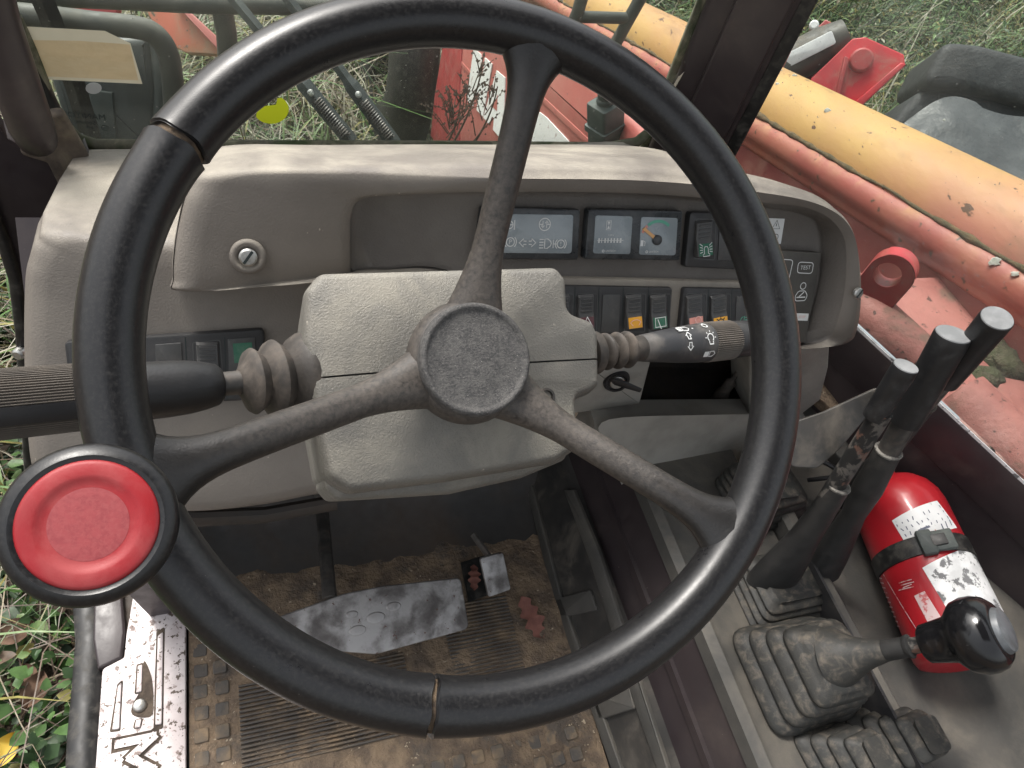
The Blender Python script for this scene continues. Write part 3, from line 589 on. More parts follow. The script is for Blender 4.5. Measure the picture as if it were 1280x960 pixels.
# ridge panel with the lower row
rp = quad_box([(640, 346), (1005, 354), (1003, 372), (994, 441), (640, 441)], -.002, .012, .004, .006, X['taupe'], 'switch_shelf', dash)
HB = .012
b1 = quad_box([(668, 356.5), (841, 359.5), (836, 434), (660, 432)], HB - .003, HB + .006, .002, .004, X['bezel'], 'switch_bezel', dash)
b2 = quad_box([(855, 359.5), (985, 362.5), (978, 437), (847, 434.5)], HB - .003, HB + .006, .002, .004, X['bezel'], 'switch_bezel', dash)
HS = HB + .006
def sw(x, wpx, lens, label, s, fr_=.36, cut=0): 
    sk = -(x - 560) * .000
    return rocker(DF, [(x - wpx / 2, 369.5), (x + wpx / 2, 370), (x + wpx / 2 - 1.6, 411.5), (x - wpx / 2 - 1.2, 411)], HS, lens, dash, label, s, frac=fr_)
for xx, lens, lab, s in ((704, None, None, None), (734.5, 'maroonl', 'hazard light rocker switch with white triangle', sym_tri), (794.5, 'amber', 'amber rocker switch with wiper arc', sym_wiper), (825.5, 'green', 'green rocker switch with rear wiper symbol', sym_rear),
                         (870.5, 'pink', 'faded red rocker switch with lamp symbol', sym_lamp), (901, 'amber', 'amber rocker switch with gear symbol', sym_gear)):
    sw(xx, 19, lens, lab, s)
    well([(xx - 12.5, 367), (xx + 12.5, 367.5), (xx + 11, 415), (xx - 14, 414.5)], HS, b1 if xx < 845 else b2)
quad_box([(754, 368), (775.5, 368.5), (773.5, 415.5), (751.5, 415)], HS, HS + .001, .0005, .001, X['rock'], 'blank_plate', b1)
bl = quad_box([(921, 370), (950, 371), (948, 416), (919, 415)], HS, HS + .001, .0005, .001, X['rock'], 'blank_plate', b2)
H = HS + .0013; x, y = P(930, 400); k = .0055
obj('symbol', MB().stroke(tr([(0, -.8), (0, .8), (-.6, .55), (-.85, 0), (-.6, -.55)], x, y, k), .0009, DF, H, True).stroke(tr([(.25, .5), (1.1, .7)], x, y, k), .0009, DF, H).stroke(tr([(.25, 0), (1.2, .1)], x, y, k), .0009, DF, H).stroke(tr([(.25, -.5), (1.1, -.4)], x, y, k), .0009, DF, H), X['gband'], bl, smooth=0)
mb = MB()
for xx in (719, 749, 779.5, 811): mb.stroke(local(DF, [(xx, 358), (xx - 2.5, 432)], HS + .0003), .0007, DF, HS + .0003)
obj('joint_lines', mb, X['etch'], b1, smooth=0)
mb = MB().stroke(local(DF, [(886, 361), (883, 434)], HS + .0003), .0007, DF, HS + .0003).stroke(local(DF, [(915, 361), (912, 434)], HS + .0003), .0007, DF, HS + .0003)
obj('joint_lines', mb, X['etch'], b2, smooth=0)
# test panel
tp = quad_box([(972, 313), (1027.5, 316), (1007, 428.5), (960, 427)], -.002, .0135, .0015, .002, X['dgrey'], 'test_panel', dash)
H = .0139; mk = MB(); P_ = lambda x, y: DF.px(x, y, H)
mk.stroke(rpoly(local(DF, [(998, 327.5), (1017, 328.5), (1015, 342), (996.5, 341)], H), .004), .0009, DF, H, True); mk.text('TEST', .0064, DF, *P_(1007, 334.7), H, sx=1.05)
x, y = P_(1004, 357.5); mk.stroke(circ(x, y, .0038, 18), .0009, DF, H, True)
x, y = P_(1001.5, 370.5); mk.stroke(rpoly(tr([(-.9, -.6), (.8, -.6), (1, .1), (.5, .75), (-.6, .75), (-1, .1)], x, y, .0085), .004), .0009, DF, H, True)
mk.stroke([(x + .003, y + .005), (x - .004, y - .001)], .0012, DF, H); mk.stroke([(x - .0065, y - .001), (x + .006, y - .001)], .0013, DF, H)
mk.stroke(rpoly(local(DF, [(976, 324), (991.5, 325), (985.5, 352), (970, 352)], H), .004), .0009, DF, H, True)
obj('test_symbols', mk, X['white'], tp, smooth=0)
obj('small_label', MB().flat(local(DF, [(995.5, 391.5), (1011, 392), (1009.5, 401), (994, 400.5)], H), DF, H), X['white'], tp, smooth=0)
H = .01415; obj('label_text', MB().text('STOP', .0042, DF, *P_(1002.5, 396.3), H), X['redp'], tp, smooth=0)
# warning sticker
H = .0008; st = obj('warning_sticker', MB().prism(ccw(local(DF, [(958, 272.5), (981, 273.5), (976, 305), (954, 304)], H)), DF, .0002, H), X['white'], dash, smooth=0)
H = .0011; x, y = P_(970.5, 281.5); mk = MB().stroke(tr([(-.95, -.7), (.95, -.7), (0, .95)], x, y, .0056), .0009, DF, H, True).stroke([(x, y + .0018), (x, y - .0012)], .0009, DF, H)
x, y = P_(970, 296); mk.stroke(circ(x, y, .003, 10), .0007, DF, H, True).stroke([(x - .005, y - .004), (x, y - .001), (x + .003, y - .005)], .0007, DF, H)
obj('sticker_print', mk, X['etch'], st, smooth=0)
# left switch strip on the body
LD = Frame(DF.P(0, 0, -.006), DF.n)
lb = quad_box([(80, 428), (328, 412), (331, 418), (329, 500), (90, 512)], -.003, .008, .002, .004, X['bezel'], 'switch_bezel', dash, LD)
quad_box([(194, 431), (227, 428.5), (229, 478), (196, 480)], .008, .0092, .0006, .001, X['rock'], 'blank_plate', lb, LD)
quad_box([(104, 437), (150, 434), (150, 486), (106, 489)], .008, .0092, .0006, .001, X['rock'], 'blank_plate', lb, LD)
rocker(LD, [(245, 430.5), (272, 428.5), (275, 472), (247, 474)], .008, None, dash, None)
well([(241, 428), (275, 425), (279, 477), (243, 479)], .008, lb, LD)
gl_ = quad_box([(284.5, 424), (319, 421.5), (321, 492), (287, 494)], .008, .0092, .0006, .001, X['rock'], 'blank_plate', lb, LD)
obj('green_lens', MB().prism(local(LD, [(291, 429.5), (315, 428), (316, 452), (293, 454)], .0096), LD, .009, .0096), X['green'], gl_, smooth=0)
mb = MB()
for xx in (232, 281): mb.stroke(local(LD, [(xx - .5, 421), (xx + 3, 500)], .0083), .0008, LD, .0083)
obj('joint_lines', mb, X['etch'], lb, smooth=0)
# ================================================================ STEERING COLUMN SHROUD
CP = Frame(WF.P(0, 0, -.090), (0, -.48, .877))
shr_t = thing('steering_column', 'grey textured two-piece steering column shroud behind the wheel hub', 'steering column', tuple(CP.P(0, 0, -.12)))
so_ = [(379, 366, .010), (398, 343, .010), (692, 335, .009), (705, 352, .008), (707, 392, .008), (737, 403, .008), (745, 420, .008), (746, 484, .006), (735, 493, .005), (717, 500, .006), (721, 562, .012), (690, 580, .012), (560, 602, .02), (436, 618, .012), (406, 600, .012), (388, 500, .02), (377, 430, .012)]
sout = rpoly([(*CP.px(x, y, -.016), r) for x, y, r in so_], .01, 5)
def dens(o, d=.006):
    r = []
    for i in range(len(o)):
        a, b = A(*o[i]), A(*o[(i + 1) % len(o)]); n = max(1, int(np.linalg.norm(b - a) / d))
        r += [tuple(a + (b - a) * k / n) for k in range(n)]
    return r
def shroud_bm():
    o = ccw(dens(sout)); c = A(*CP.px(570, 470, 0)); loops = [[CP.P(u * 1.0, v, -.15) for u, v in o]]
    for k in range(6):
        a = math.pi / 2 * k / 5; o2 = inset(o, .007 * (1 - math.cos(a)))
        loops.append([CP.P(u, v, -.020 + .014 * math.sin(a)) for u, v in o2])
    base = inset(o, .007)
    for f in (.8, .6, .4, .2, .02):
        loops.append([CP.P(*(c + (A(*p) - c) * f), -.006 + .006 * (1 - f * f) - .007 * max(0, (c[1] - p[1]) / .09) ** 1.5 * f * f) for p in base])
    mb = MB().loft(loops); bm = bmesh.new(); vs = [bm.verts.new(p) for p in mb.v]
    for f in mb.f: bm.faces.new([vs[i] for i in f])
    bmesh.ops.recalc_face_normals(bm, faces=bm.faces); return bm
s0, s1 = CP.W(388, 471, 0), CP.W(744, 447, 0); sn = nrm(np.cross(s1 - s0, CP.n)); sn = sn if sn[2] > 0 else -sn
for nm, sg in (('upper_shell', 1), ('lower_shell', -1)):
    bm = shroud_bm(); bmesh.ops.bisect_plane(bm, geom=bm.verts[:] + bm.edges[:] + bm.faces[:], plane_co=s0 + sn * .0006 * sg, plane_no=sn * sg, clear_inner=True)
    mb = MB(); bm.verts.index_update(); mb.v = [tuple(v.co) for v in bm.verts]; mb.f = [tuple(v.index for v in f.verts) for f in bm.faces]; mb.m = [0] * len(mb.f); bm.free()
    obj(nm, mb, X['shroud'], shr_t, smooth=50)
obj('seam_core', MB().prism(inset(ccw(dens(sout)), .006), CP, -.14, -.010), X['blk'], shr_t, smooth=0)
lip = rpoly([(*CP.px(x, y, -.04), .008) for x, y in ((405, 560), (405, 610), (420, 627), (560, 618), (650, 598), (708, 574), (705, 540))], .008)
obj('lower_lip', MB().prism(lip, CP, -.13, -.034, .006), X['shroud'], shr_t, smooth=60)
sf = CP.at(683, 496, -.004); obj('screw_hole', MB().lathe([(.0062, -.002), (.0062, .0014), (.0045, .0016), (.0038, -.001), (.0005, -.0012)], sf.o, sf.n, 20), X['stem'], shr_t)
# ---- left drive lever
a0 = CP.W(388, 470, -.035); ya = a0[1]
b0 = Hd(-60, 511, .36)
ax = nrm(b0 - a0); Ls = np.linalg.norm(b0 - a0)
def on(px, o=a0, d=ax):                                     # axial distance of the axis point that shows at this pixel column
    best = min(np.linspace(-.05, .5, 3001), key=lambda s: abs(proj(o + d * s)[0] - px)); return best
def proj(w):
    c = M.T @ (A(*w) - EYE); return c[:2] / c[2] * FPX + A(640, 480)
def depth(w): return (M.T @ (A(*w) - EYE))[2]
def rpx(px, r, o=a0, d=ax): s = on(px, o, d); return (r * depth(o + d * s) / FPX, s)
lv = thing('drive_lever', 'thick black shuttle lever with ribbed grip and dusty rubber bellows left of the column', 'control lever', tuple(a0))
pr = []
for px, r in ((392, 50), (386, 53), (376, 55), (368, 50), (362, 42), (357, 36), (350, 45), (343, 50), (337, 47), (332, 38), (328, 33), (322, 38), (316, 42), (311, 39), (307, 30), (302, 21), (299, 17)): 
    q = rpx(px, r); pr.append((q[0], q[1]))
obj('bellows', MB().lathe(pr, a0, ax, 36), X['boot2'], lv, smooth=60)
pr = [rpx(px, r) for px, r in ((303, 15), (268, 15))]; obj('shaft', MB().lathe(pr, a0, ax, 20), X['stem'], lv)
pr = [rpx(px, r) for px, r in ((276, 12), (275, 22), (270, 26), (255, 30), (235, 33.5), (210, 35.5), (170, 37), (130, 38.5))]; obj('grip_neck', MB().lathe(pr, a0, ax, 36), X['grip'], lv, smooth=50)
# ribbed barrel with a plain stripe
r0, s0_ = rpx(140, 40); s1_ = Ls; fr = Frame(a0, ax, (0, 0, 1)); nn = 150; loops = []
for s in np.linspace(s0_, s1_, 8):
    L = []
    for k in range(nn * 2):
        q = 2 * math.pi * k / (nn * 2); L.append(fr.P(*(A(math.cos(q), math.sin(q)) * (r0 + (.0007 if k % 4 < 2 else -.0004))), s))
    loops.append(L)
X['ribs'] = mat('ribbed_grip', (.11, .095, .08), (.08, .07, .06), 30, rough=.65, dust=(.2, .17, .14), dsc=30, damt=.5)
obj('ribbed_grip', MB().loft(loops), X['ribs'], lv, smooth=0)
va = nrm(EYE - (a0 + ax * s0_)); st_u = nrm(va - ax * va.dot(ax)); st_v = np.cross(ax, st_u); lo = -.78 if st_v[2] > 0 else .78
sg = 1 if st_v[2] > 0 else -1
loops = []
for s in np.linspace(s0_, s1_, 3):
    ring = [a0 + ax * s + (st_u * math.cos(q) + st_v * sg * math.sin(q)) * (r0 + .0013) for q in np.linspace(-.62, -.10, 8)]
    ring += [a0 + ax * s + (st_u * math.cos(q) + st_v * sg * math.sin(q)) * (r0 - .002) for q in np.linspace(-.10, -.62, 8)]
    loops.append(ring)
obj('plain_stripe', MB().loft(loops), X['blk'], lv)
# ---- right multi-function stalk
c0 = CP.W(742, 441, -.035); c1 = Hy(985, 418, c0[1] + .035); ax2 = nrm(c1 - c0)
rs = thing('indicator_stalk', 'grey-black indicator and light stalk with white arrows and ribbed collar right of the column', 'control stalk', tuple(c0))
R2 = lambda px, r: rpx(px, r, c0, ax2)
obj('stalk_boot', MB().lathe([R2(*q) for q in ((735, 26), (744, 27), (746, 24), (747, 12.5), (753, 12.5), (753.6, 18), (755, 22), (757, 23.5), (759, 22), (760.4, 18), (761, 12.5), (767, 12.5), (767.6, 18), (769, 22), (771, 23.5), (773, 22), (774.4, 18), (775, 12.5), (779, 12.5), (779.6, 18), (781, 22), (783, 23.5), (785, 22), (786.4, 18), (787, 15.5), (803, 16.5), (804, 15))], c0, ax2, 32), X['boot2'], rs, smooth=60)
stk = obj('stalk_body', MB().lathe([R2(*q) for q in ((800, 15.5), (802, 17), (826, 20), (850, 23), (872, 24.5), (880, 24.5), (881, 22))], c0, ax2, 36), X['stalk'] if 'stalk' in X else mat('stalk_plastic', (.035, .035, .038), (.055, .053, .052), 30, rough=.42, dust=(.2, .18, .16), dsc=30, damt=.5), rs, smooth=50)
rc, sc0 = R2(880, 24.5); _, sc1 = R2(911, 24.5); f2_ = Frame(c0, ax2, (0, 0, 1)); loops = []
for s in np.linspace(sc0, sc1, 3): loops.append([f2_.P(math.cos(q) * (rc + (.0006 if k % 2 else -.0003)), math.sin(q) * (rc + (.0006 if k % 2 else -.0003)), s) for k, q in enumerate(np.linspace(0, 2 * math.pi, 120, endpoint=False))])
obj('ribbed_collar', MB().loft(loops), X['ribs'], rs, smooth=0)
obj('stalk_tip', MB().lathe([R2(*q) for q in ((910, 22.5), (913, 23.5), (955, 22), (960, 18))], c0, ax2, 32), X['blk'], rs)
# printed marks wrap the stalk: placed on its skin facing the driver
def skin_frame(px, dv, o=c0, d=ax2, r=26.5):
    rr, s = rpx(px, r, o, d); p = o + d * s; va = nrm(EYE - p); u = nrm(va - d * va.dot(d)); v = np.cross(d, u); v = v if v[2] > 0 else -v
    q = dv; n = u * math.cos(q) + v * math.sin(q); return Frame(p + n * (rr + .0004), n, d)
mk = MB()
for dv, sgn in ((.42, 1), (-.12, -1)):
    F3 = skin_frame(846, dv, r=22.6); k = .0036
    mk.stroke([(x * k, y * k * sgn) for x, y in ((-.4, -.8), (.4, -.8), (.4, .05), (.9, .05), (0, 1), (-.9, .05), (-.4, .05))], .0011, F3, .0004, True)
F3 = skin_frame(870, .15, r=24.4); mk.stroke(circ(0, .001, .0034, 14, -.9, 4.0), .001, F3, .0003); mk.stroke([(-.0022, -.0022), (-.0022, -.0046), (.0022, -.0046), (.0022, -.0022)], .001, F3, .0003)
for q in (0, .8, 1.57, 2.3, 3.14): mk.stroke([(.0046 * math.cos(q), .001 + .0046 * math.sin(q)), (.0062 * math.cos(q), .001 + .0062 * math.sin(q))], .0008, F3, .0003)
F3 = skin_frame(871, .95, r=24.4); mk.stroke(circ(0, 0, .0026, 14), .001, F3, .0003, True)
F3 = skin_frame(846, .92, r=22.6); mk.stroke([(-.002, -.0025), (.003, -.0025), (.0055, 0), (.003, .0025), (-.002, .0025)], .001, F3, .0003, True); [mk.stroke([(-.008, q), (-.003, q)], .0012, F3, .0003) for q in (-.002, 0, .002)]; mk.stroke([(.009, .0), (.018, .0006)], .0012, F3, .0003)
F3 = skin_frame(870, -.62, r=24.4); mk.stroke([(0, -.0025), (.004, -.0025), (.0065, 0), (.004, .0025), (0, .0025)], .001, F3, .0003, True); mk.flat([(-.0065, -.0026), (-.001, -.0026), (-.001, .0026), (-.0065, .0026)], F3, .0003)
obj('stalk_symbols', mk, X['white'], rs, smooth=0)

# ================================================================ LOWER DASH RIGHT, IGNITION
LP = Frame((.5, .475, .35), (0, -1, 0))
ld = thing('lower_dash', 'grey lower dash moulding with an open black hole under the switch rows', 'dash panel', tuple(LP.P(0, 0, -.05)))
def lpx(pts, h=0): return [LP.px(x, y, h) for x, y in pts]
obj('left_cheek', MB().prism(rpoly(lpx([(690, 425), (814, 428), (813, 455), (800, 505), (700, 520)]), .003, 3), LP, -.02, 0, .003), X['grey'], ld)
obj('right_cheek', MB().prism(rpoly(lpx([(937, 428), (1038, 428), (1036, 460), (1026, 500), (1000, 520), (937, 520)], .012), .006, 3), LP, -.05, .012, .004), X['grey'], ld)
obj('top_strip', MB().prism(lpx([(800, 420), (1030, 420), (1030, 440), (800, 444)], -.006), LP, -.03, -.006), X['grey'], ld)
p0, p1 = LP.W(738, 512), LP.W(1000, 508)
hood_ = []
for t in np.linspace(0, 1, 9):
    c = p0 + (p1 - p0) * t; pf = [(.02, -.006), (.0, -.001), (-.018, -.002), (-.03, -.010), (-.035, -.024), (-.032, -.045), (-.028, -.07), (.02, -.07)]
    hood_.append([c + A(0, yy, zz) for yy, zz in pf])
obj('lower_ledge', MB().loft(hood_), X['grey'], ld, smooth=60)
bx = Frame(LP.P(*lpx([(875, 470)])[0], -.09), LP.n)
mb = MB(); e = lpx([(790, 415), (960, 415), (960, 525), (780, 525)])
mb.loft([[LP.P(u, v, -.012) for u, v in e], [LP.P(u, v, -.10) for u, v in e]], False, True)
obj('hole_back', mb, X['dark'], ld, smooth=0)
ca, cb = LP.W(932, 452, -.03), LP.W(893, 506, -.035)
obj('loose_connector', MB().tube([ca, ca * .6 + cb * .4, ca * .55 + cb * .45, ca * .35 + cb * .65, ca * .3 + cb * .7, cb], [.003, .004, .008, .008, .011, .011], 12), X['boot2'], ld)
# apron sloping to the console
rows = []
for pts in ([(742, 520, .445), (850, 520, .445), (1000, 515, .445)], [(748, 545, .442), (860, 548, .44), (1000, 540, .44)], [(775, 600, .42), (850, 605, .415), (985, 600, .44)], [(800, 660, .40), (850, 665, .395), (965, 660, .42)], [(822, 720, .37), (862, 720, .365), (930, 720, .38)], [(850, 800, .31), (872, 800, .31), (900, 800, .31)]):
    rows.append([Hy(x, y, Y) for x, y, Y in pts])
obj('apron', MB().sheet(rows), X['grey'], ld, smooth=80, subd=2)
ig = thing('ignition_lock', 'ignition lock with black key turned sideways under the stalk', 'ignition lock', tuple(LP.W(771, 474)))
kf = LP.at(770, 474.5, .0); obj('lock_ring', MB().lathe([(.0175, -.01), (.0175, .003), (.0155, .006), (.013, .0062), (.0125, .003), (.0005, .003)], kf.o, nrm(A(-.15, -1, .25)), 32), X['blk'], ig)
obj('lock_barrel', MB().lathe([(.0095, 0), (.0095, .007), (.0085, .0078), (.0005, .0078)], kf.o, nrm(A(-.15, -1, .25)), 28), X['screw'], ig)
k0, k1 = LP.W(765, 475, .012), LP.W(801, 488, .03)
obj('key', MB().tube([k0, k0 * .85 + k1 * .15, k0 * .5 + k1 * .5, k1], [(.003, .002), (.0065, .0028), (.0055, .0026), (.0035, .002)], 10, up=(0, 0, 1)), X['blk'], ig)

# ================================================================ CAB SHELL
cab = thing('cab', 'dark maroon machine cab with floor, posts and glass around the controls', 'cab', (.35, .1, -.06))
def bxx(x0, x1, y0, y1, z0, z1, bev=.003):
    fr = Frame((0, 0, 0), (0, 0, 1)); return MB().box(fr, (x0 + x1) / 2, (y0 + y1) / 2, x1 - x0, y1 - y0, z0, z1, bev)
obj('floor_pan', bxx(-.115, .42, -.5, .60, -.06, -.004), X['dark'], cab)
obj('floor_sill_beam', bxx(-.235, -.1165, -.5, .60, -.08, 0.0), X['dark'], cab)
# bulkhead ahead of the pedals
rows = [[A(x, .425, 0), A(x, .50, .012), A(x, .545, .06), A(x, .565, .14), A(x, .57, .40)] for x in np.linspace(-.13, .46, 6)]
obj('bulkhead', MB().sheet(rows), X['dark'], cab, smooth=80)
obj('dash_under_lip', MB().tube([Hy(150, 640, .40), Hy(240, 648, .405), Hy(330, 644, .41), Hy(420, 628, .415)], [(.012, .009)] * 4, 10), X['dark'], cab)
obj('left_kick_panel', MB().loft([[A(-.155, .40, 0), A(-.125, .40, 0), A(-.125, .58, 0), A(-.155, .58, 0)], [A(-.20, .40, .30), A(-.17, .40, .30), A(-.165, .60, .5), A(-.20, .60, .5)]]), X['mar'], cab)
# right window wall
RW = Frame((.86, .40, .3), (-.888, -.46, 0), (.46, -.888, 0)) 
RW = Frame((.86, .40, .3), (-.888, -.46, 0), (0, -1, 0))
wl0, wl1 = RW.px(1060, 396), RW.px(1330, 646)
def sill(off, du): 
    return [(wl0[0], wl0[1] + off), (wl1[0], wl1[1] + off)]
def strip(o0, o1, h0, h1, bev, ext=.35):
    d = nrm(A(wl1[0] - wl0[0], wl1[1] - wl0[1])); a = A(*wl0) - d * .28; b = A(*wl1) + d * ext
    return MB().prism([tuple(a + A(0, o0)), tuple(b + A(0, o0)), tuple(b + A(0, o1)), tuple(a + A(0, o1))], RW, h0, h1, bev)
obj('window_sill', strip(-.075, -.0035, -.004, .004, .001), X['mar'], cab)
obj('side_wall', strip(-.30, -.0755, -.03, -.004, .002), X['mar'], cab)
obj('sill_trim', strip(-.20, -.165, -.004, .03, .006), X['dgrey'], cab)
obj('window_seal', strip(-.0032, .0008, .0015, .0035, .0), X['labelworn'], cab)
# front posts
pb, pt = Hy(869, 168, .765), Hy(975, -60, .735)
uu = nrm(A(.83, -.5, 0))
def post(b, t, wu, wv, ua, bev=.008):
    ax = nrm(t - b); u = nrm(ua - ax * A(*ua).dot(ax)); v = np.cross(ax, u)
    o = rpoly([(-wu, -wv), (wu, -wv), (wu, wv), (-wu, wv)], bev, 3)
    return MB().loft([[b + u * p + v * q for p, q in o], [t + u * p + v * q for p, q in o]])
pax = nrm(pt - pb); pb2 = pb - pax * .10; pt2 = pt + pax * .30
# roof slab out of view, added and sized to block sky light
obj('sky_block_roof', bxx(-.16, 1.05, -.75, .70, 1.95, 2.0, .02), X['mar'], cab)
obj('front_post', post(pb2 - uu * .005, pt2 - uu * .009, .050, .03, uu), X['mar'], cab)
vv = np.cross(pax, nrm(uu - pax * uu.dot(pax))); sgv = -1 if vv[1] > 0 else 1
obj('post_rib', post(pb2 + vv * sgv * .033 + uu * .004, pt2 + vv * sgv * .033 + uu * .002, .030, .006, uu, .004), X['mar'], cab)
obj('post_seal', post(pb2 - uu * .060, pt2 - uu * .060, .006, .02, uu, .003), X['moss'], cab)
obj('post_seal', post(pb2 + uu * .052, pt2 + uu * .046, .009, .028, uu, .003), X['seal'], cab)
# windscreen pane with rounded lower corners, and its mossy seal
WS = Frame((0, YW + .006, .5), (0, -1, .06))
wo = [WS.px(x, y) for x, y in ((38, 60), (62, 120), (78, 152), (98, 172), (122, 179.5), (300, 180.5), (560, 181), (760, 182.5), (795, 176), (815, 160), (838, 120))]
wtop = [WS.px(1005, -170), WS.px(-60, -170)]
pane = MB().prism(wo + wtop, WS, -.006, 0); obj('windscreen', pane, X['wglass'], cab, smooth=0)
lowp = [WS.P(u, v, .003) for u, v in wo]
obj('windscreen_seal', MB().tube([WS.P(*WS.px(20, 20), .003)] + [tuple(p) for p in lowp], [(.006, .008)] * 12, 8), X['moss'], cab, smooth=60)
obj('glass_seal', MB().tube([WS.W(-25, -40, .006), WS.W(12, 40, .006), WS.W(40, 95, .006), WS.W(70, 150, .006), WS.W(90, 185, .006)], [(.010, .012)] * 5, 8), X['seal'], cab, smooth=60)
gw = [(wl0[0] - .28, wl0[1] + .0), (wl1[0] + .3, wl1[1] + .0)]
g0, g1 = RW.W(1060, 396), RW.W(1330, 646); gd = nrm(g1 - g0)
pan2 = MB().loft([[g0 - gd * .36 + RW.n * .0, g1 + gd * .5, g1 + gd * .5 + A(0, 0, .7), g0 - gd * .36 + A(0, 0, .75)], [g0 - gd * .36 - RW.n * .005, g1 + gd * .5 - RW.n * .005, g1 + gd * .5 + A(0, 0, .7) - RW.n * .005, g0 - gd * .36 + A(0, 0, .75) - RW.n * .005]])
obj('side_window', pan2, X['sglass'], cab, smooth=0)
# left post, corner plate, grab rail
LPl = Frame((-.2, .70, .5), (.25, -1, .1))
def lq(pts, h=0): return [LPl.px(x, y, h) for x, y in pts]
obj('left_post', MB().prism(lq([(-60, 60), (10, 175), (70, 205), (112, 190), (112, 260), (75, 380), (60, 640), (38, 640), (34, 430), (8, 320), (-40, 210), (-80, 150)]), LPl, -.04, 0, .004), X['mar'], cab)
obj('corner_plate', MB().prism(rpoly(lq([(28, 150), (80, 140), (112, 196), (104, 252), (88, 262), (60, 205), (26, 195)], .012), .006, 3), LPl, .001, .012, .004), X['corner'] if 'corner' in X else mat('rusty_corner_plate', (.12, .095, .075), (.035, .026, .022), 28, rough=.8, bump=.4, bs=120, dust=(.26, .22, .16), dsc=30, damt=.6), cab)
obj('grab_rail', MB().tube([Hy(-30, -60, .66), Hy(-6, 30, .66), Hy(22, 110, .66), Hy(40, 160, .66), Hy(46, 174, .665), Hy(48, 180, .68)], [.019, .019, .019, .019, .017, .010], 16), X['mar'], cab, smooth=60)
obj('door_seal', MB().tube([LPl.W(-30, 215, .012), LPl.W(4, 300, .012), LPl.W(20, 350, .012), LPl.W(28, 420, .012), LPl.W(36, 560, .012), LPl.W(44, 700, .012)], [.007] * 6, 8), X['seal'], cab, smooth=60)
obj('door_catch', MB().lathe([(.007, 0), (.007, .012), (.005, .014)], LPl.W(30, 437, .015), nrm(A(-.4, -1, .3)), 16), X['screw'], cab)
# ---- floor
FL = Frame((0, 0, 0), (0, 0, 1))
def fl(pts, z=0): return [FL.px(x, y, z) for x, y in pts]
mt = thing('floor_mat', 'black rubber floor mat caked in brown mud with ribbed panel and square studs', 'floor mat', (.14, .2, -.003))
mm = MB(); nx, ny = 70, 80; xs = np.linspace(-.112, .398, nx); ys = np.linspace(-.25, .45, ny)
from mathutils import noise as NZ
gr = [[A(x, y, .001 + .0050 * max(0, NZ.fractal(Vector((x * 9, y * 9, 0)), 1, 2, 4)) + .0012 * NZ.noise(Vector((x * 60, y * 60, 3)))) for x in xs] for y in ys]
obj('mud_layer', mm.sheet(gr), X['mud'], mt, smooth=80)
yr0, yr1 = FL.px(320, 850, .004)[1], FL.px(320, 958, .004)[1]; rb = MB(); xr0, xr1 = FL.px(300, 905, .004)[0], FL.px(520, 905, .004)[0]
y = yr1 - .002
ribs = []
while y < yr0: ribs.append(y); y += .0052
for yy in ribs:
    o = obj('rib', MB().box(FL, (xr0 + xr1) / 2, yy, xr1 - xr0, .0026, -.001, .0052 + .0006 * math.sin(yy * 900), .0008), X['matrub'], mt, smooth=0)
yb0 = FL.px(520, 775, .004)[1]
for k in range(22): obj('rib', MB().box(FL, .27, .345 - k * .0052, .10, .0026, -.001, .0034, .0008), X['matrub'], mt, smooth=0)
def stud(px, py, s=.017, z=.0055):
    u, v = FL.px(px, py, .004); o = obj('stud', MB().box(Frame((u, v, 0), (0, 0, 1), (math.cos(.0), .05, 0)), 0, 0, s, s * .95, -.001, z, .0012, .003), X['matrub'], mt, smooth=0)
x0 = FL.px(251, 878, .004)[0]; x1 = FL.px(277, 878, .004)[0]; dy = .026
for k in range(9):
    for xx in (x0, x1):
        yy = FL.px(251, 812, .004)[1] - k * dy
        obj('stud', MB().box(FL, xx + random.uniform(-.001, .001), yy, .0165, .0165, -.001, random.uniform(.0018, .0052), .0012, .003), X['matrub'], mt, smooth=0)
ybk = FL.px(670, 940, .004)[1]; xk = FL.px(672, 940, .004)[0]
for r in range(3):
    for k in range(12):
        if r == 1 and k % 4 == 3: continue
        obj('stud', MB().box(FL, xk + .052 - k * .026, ybk + .012 - r * .026, .0165, .0165, -.001, random.uniform(.0012, .005), .0012, .003), X['matrub'], mt, smooth=0)
# ---- sill plate
sp = thing('door_sill_plate', 'worn white aluminium door sill plate with dirt packed round its raised marks', 'sill plate', tuple(Hz(170, 900, 0)))
so2 = rpoly([(*FL.px(x, y, .010), r) for x, y, r in ((176, 690, 0), (216, 690, 0), (232, 775, .002), (233, 1300, 0), (95, 1300, 0), (128, 836, .006), (155, 822, .004), (158, 792, .004))], .002, 4)
obj('plate', MB().prism(so2, FL, .001, .010, .0015), X['alu'], sp)
ex, ey = FL.px(232, 870, .008)
obj('plate_edge', MB().box(FL, ex - .0035, .2, .006, .56, -.003, .0085, .002), X['steel'], sp)
for px in ([(197, 795), (204, 789), (202, 905), (194, 906)], [(172, 832), (178, 830), (177, 864), (170, 866)], [(147, 858), (152, 852), (149, 911), (140, 912)], [(170, 900), (177, 898), (175, 909), (168, 910)]):
    obj('raised_bar', MB().prism(rpoly(fl(px, .0125), .0015, 3), FL, .0095, .0125, .001), X['alu'], sp)
    c = A(*np.mean(fl(px, .0105), axis=0)); o = [tuple(c + (A(*p) - c) * A(1.5, 1.10)) for p in fl(px, .0103)]
    obj('dirt_line', MB().prism(rpoly(o, .002, 3), FL, .0099, .0106), X['aludirt'], sp, smooth=0)
obj('dirt_patch', MB().prism(crom(fl([(180, 826), (190, 850), (191, 890), (180, 897), (165, 893), (166, 880), (176, 860)], .0105), 30), FL, .0098, .0108), X['aludirt'], sp, smooth=0)
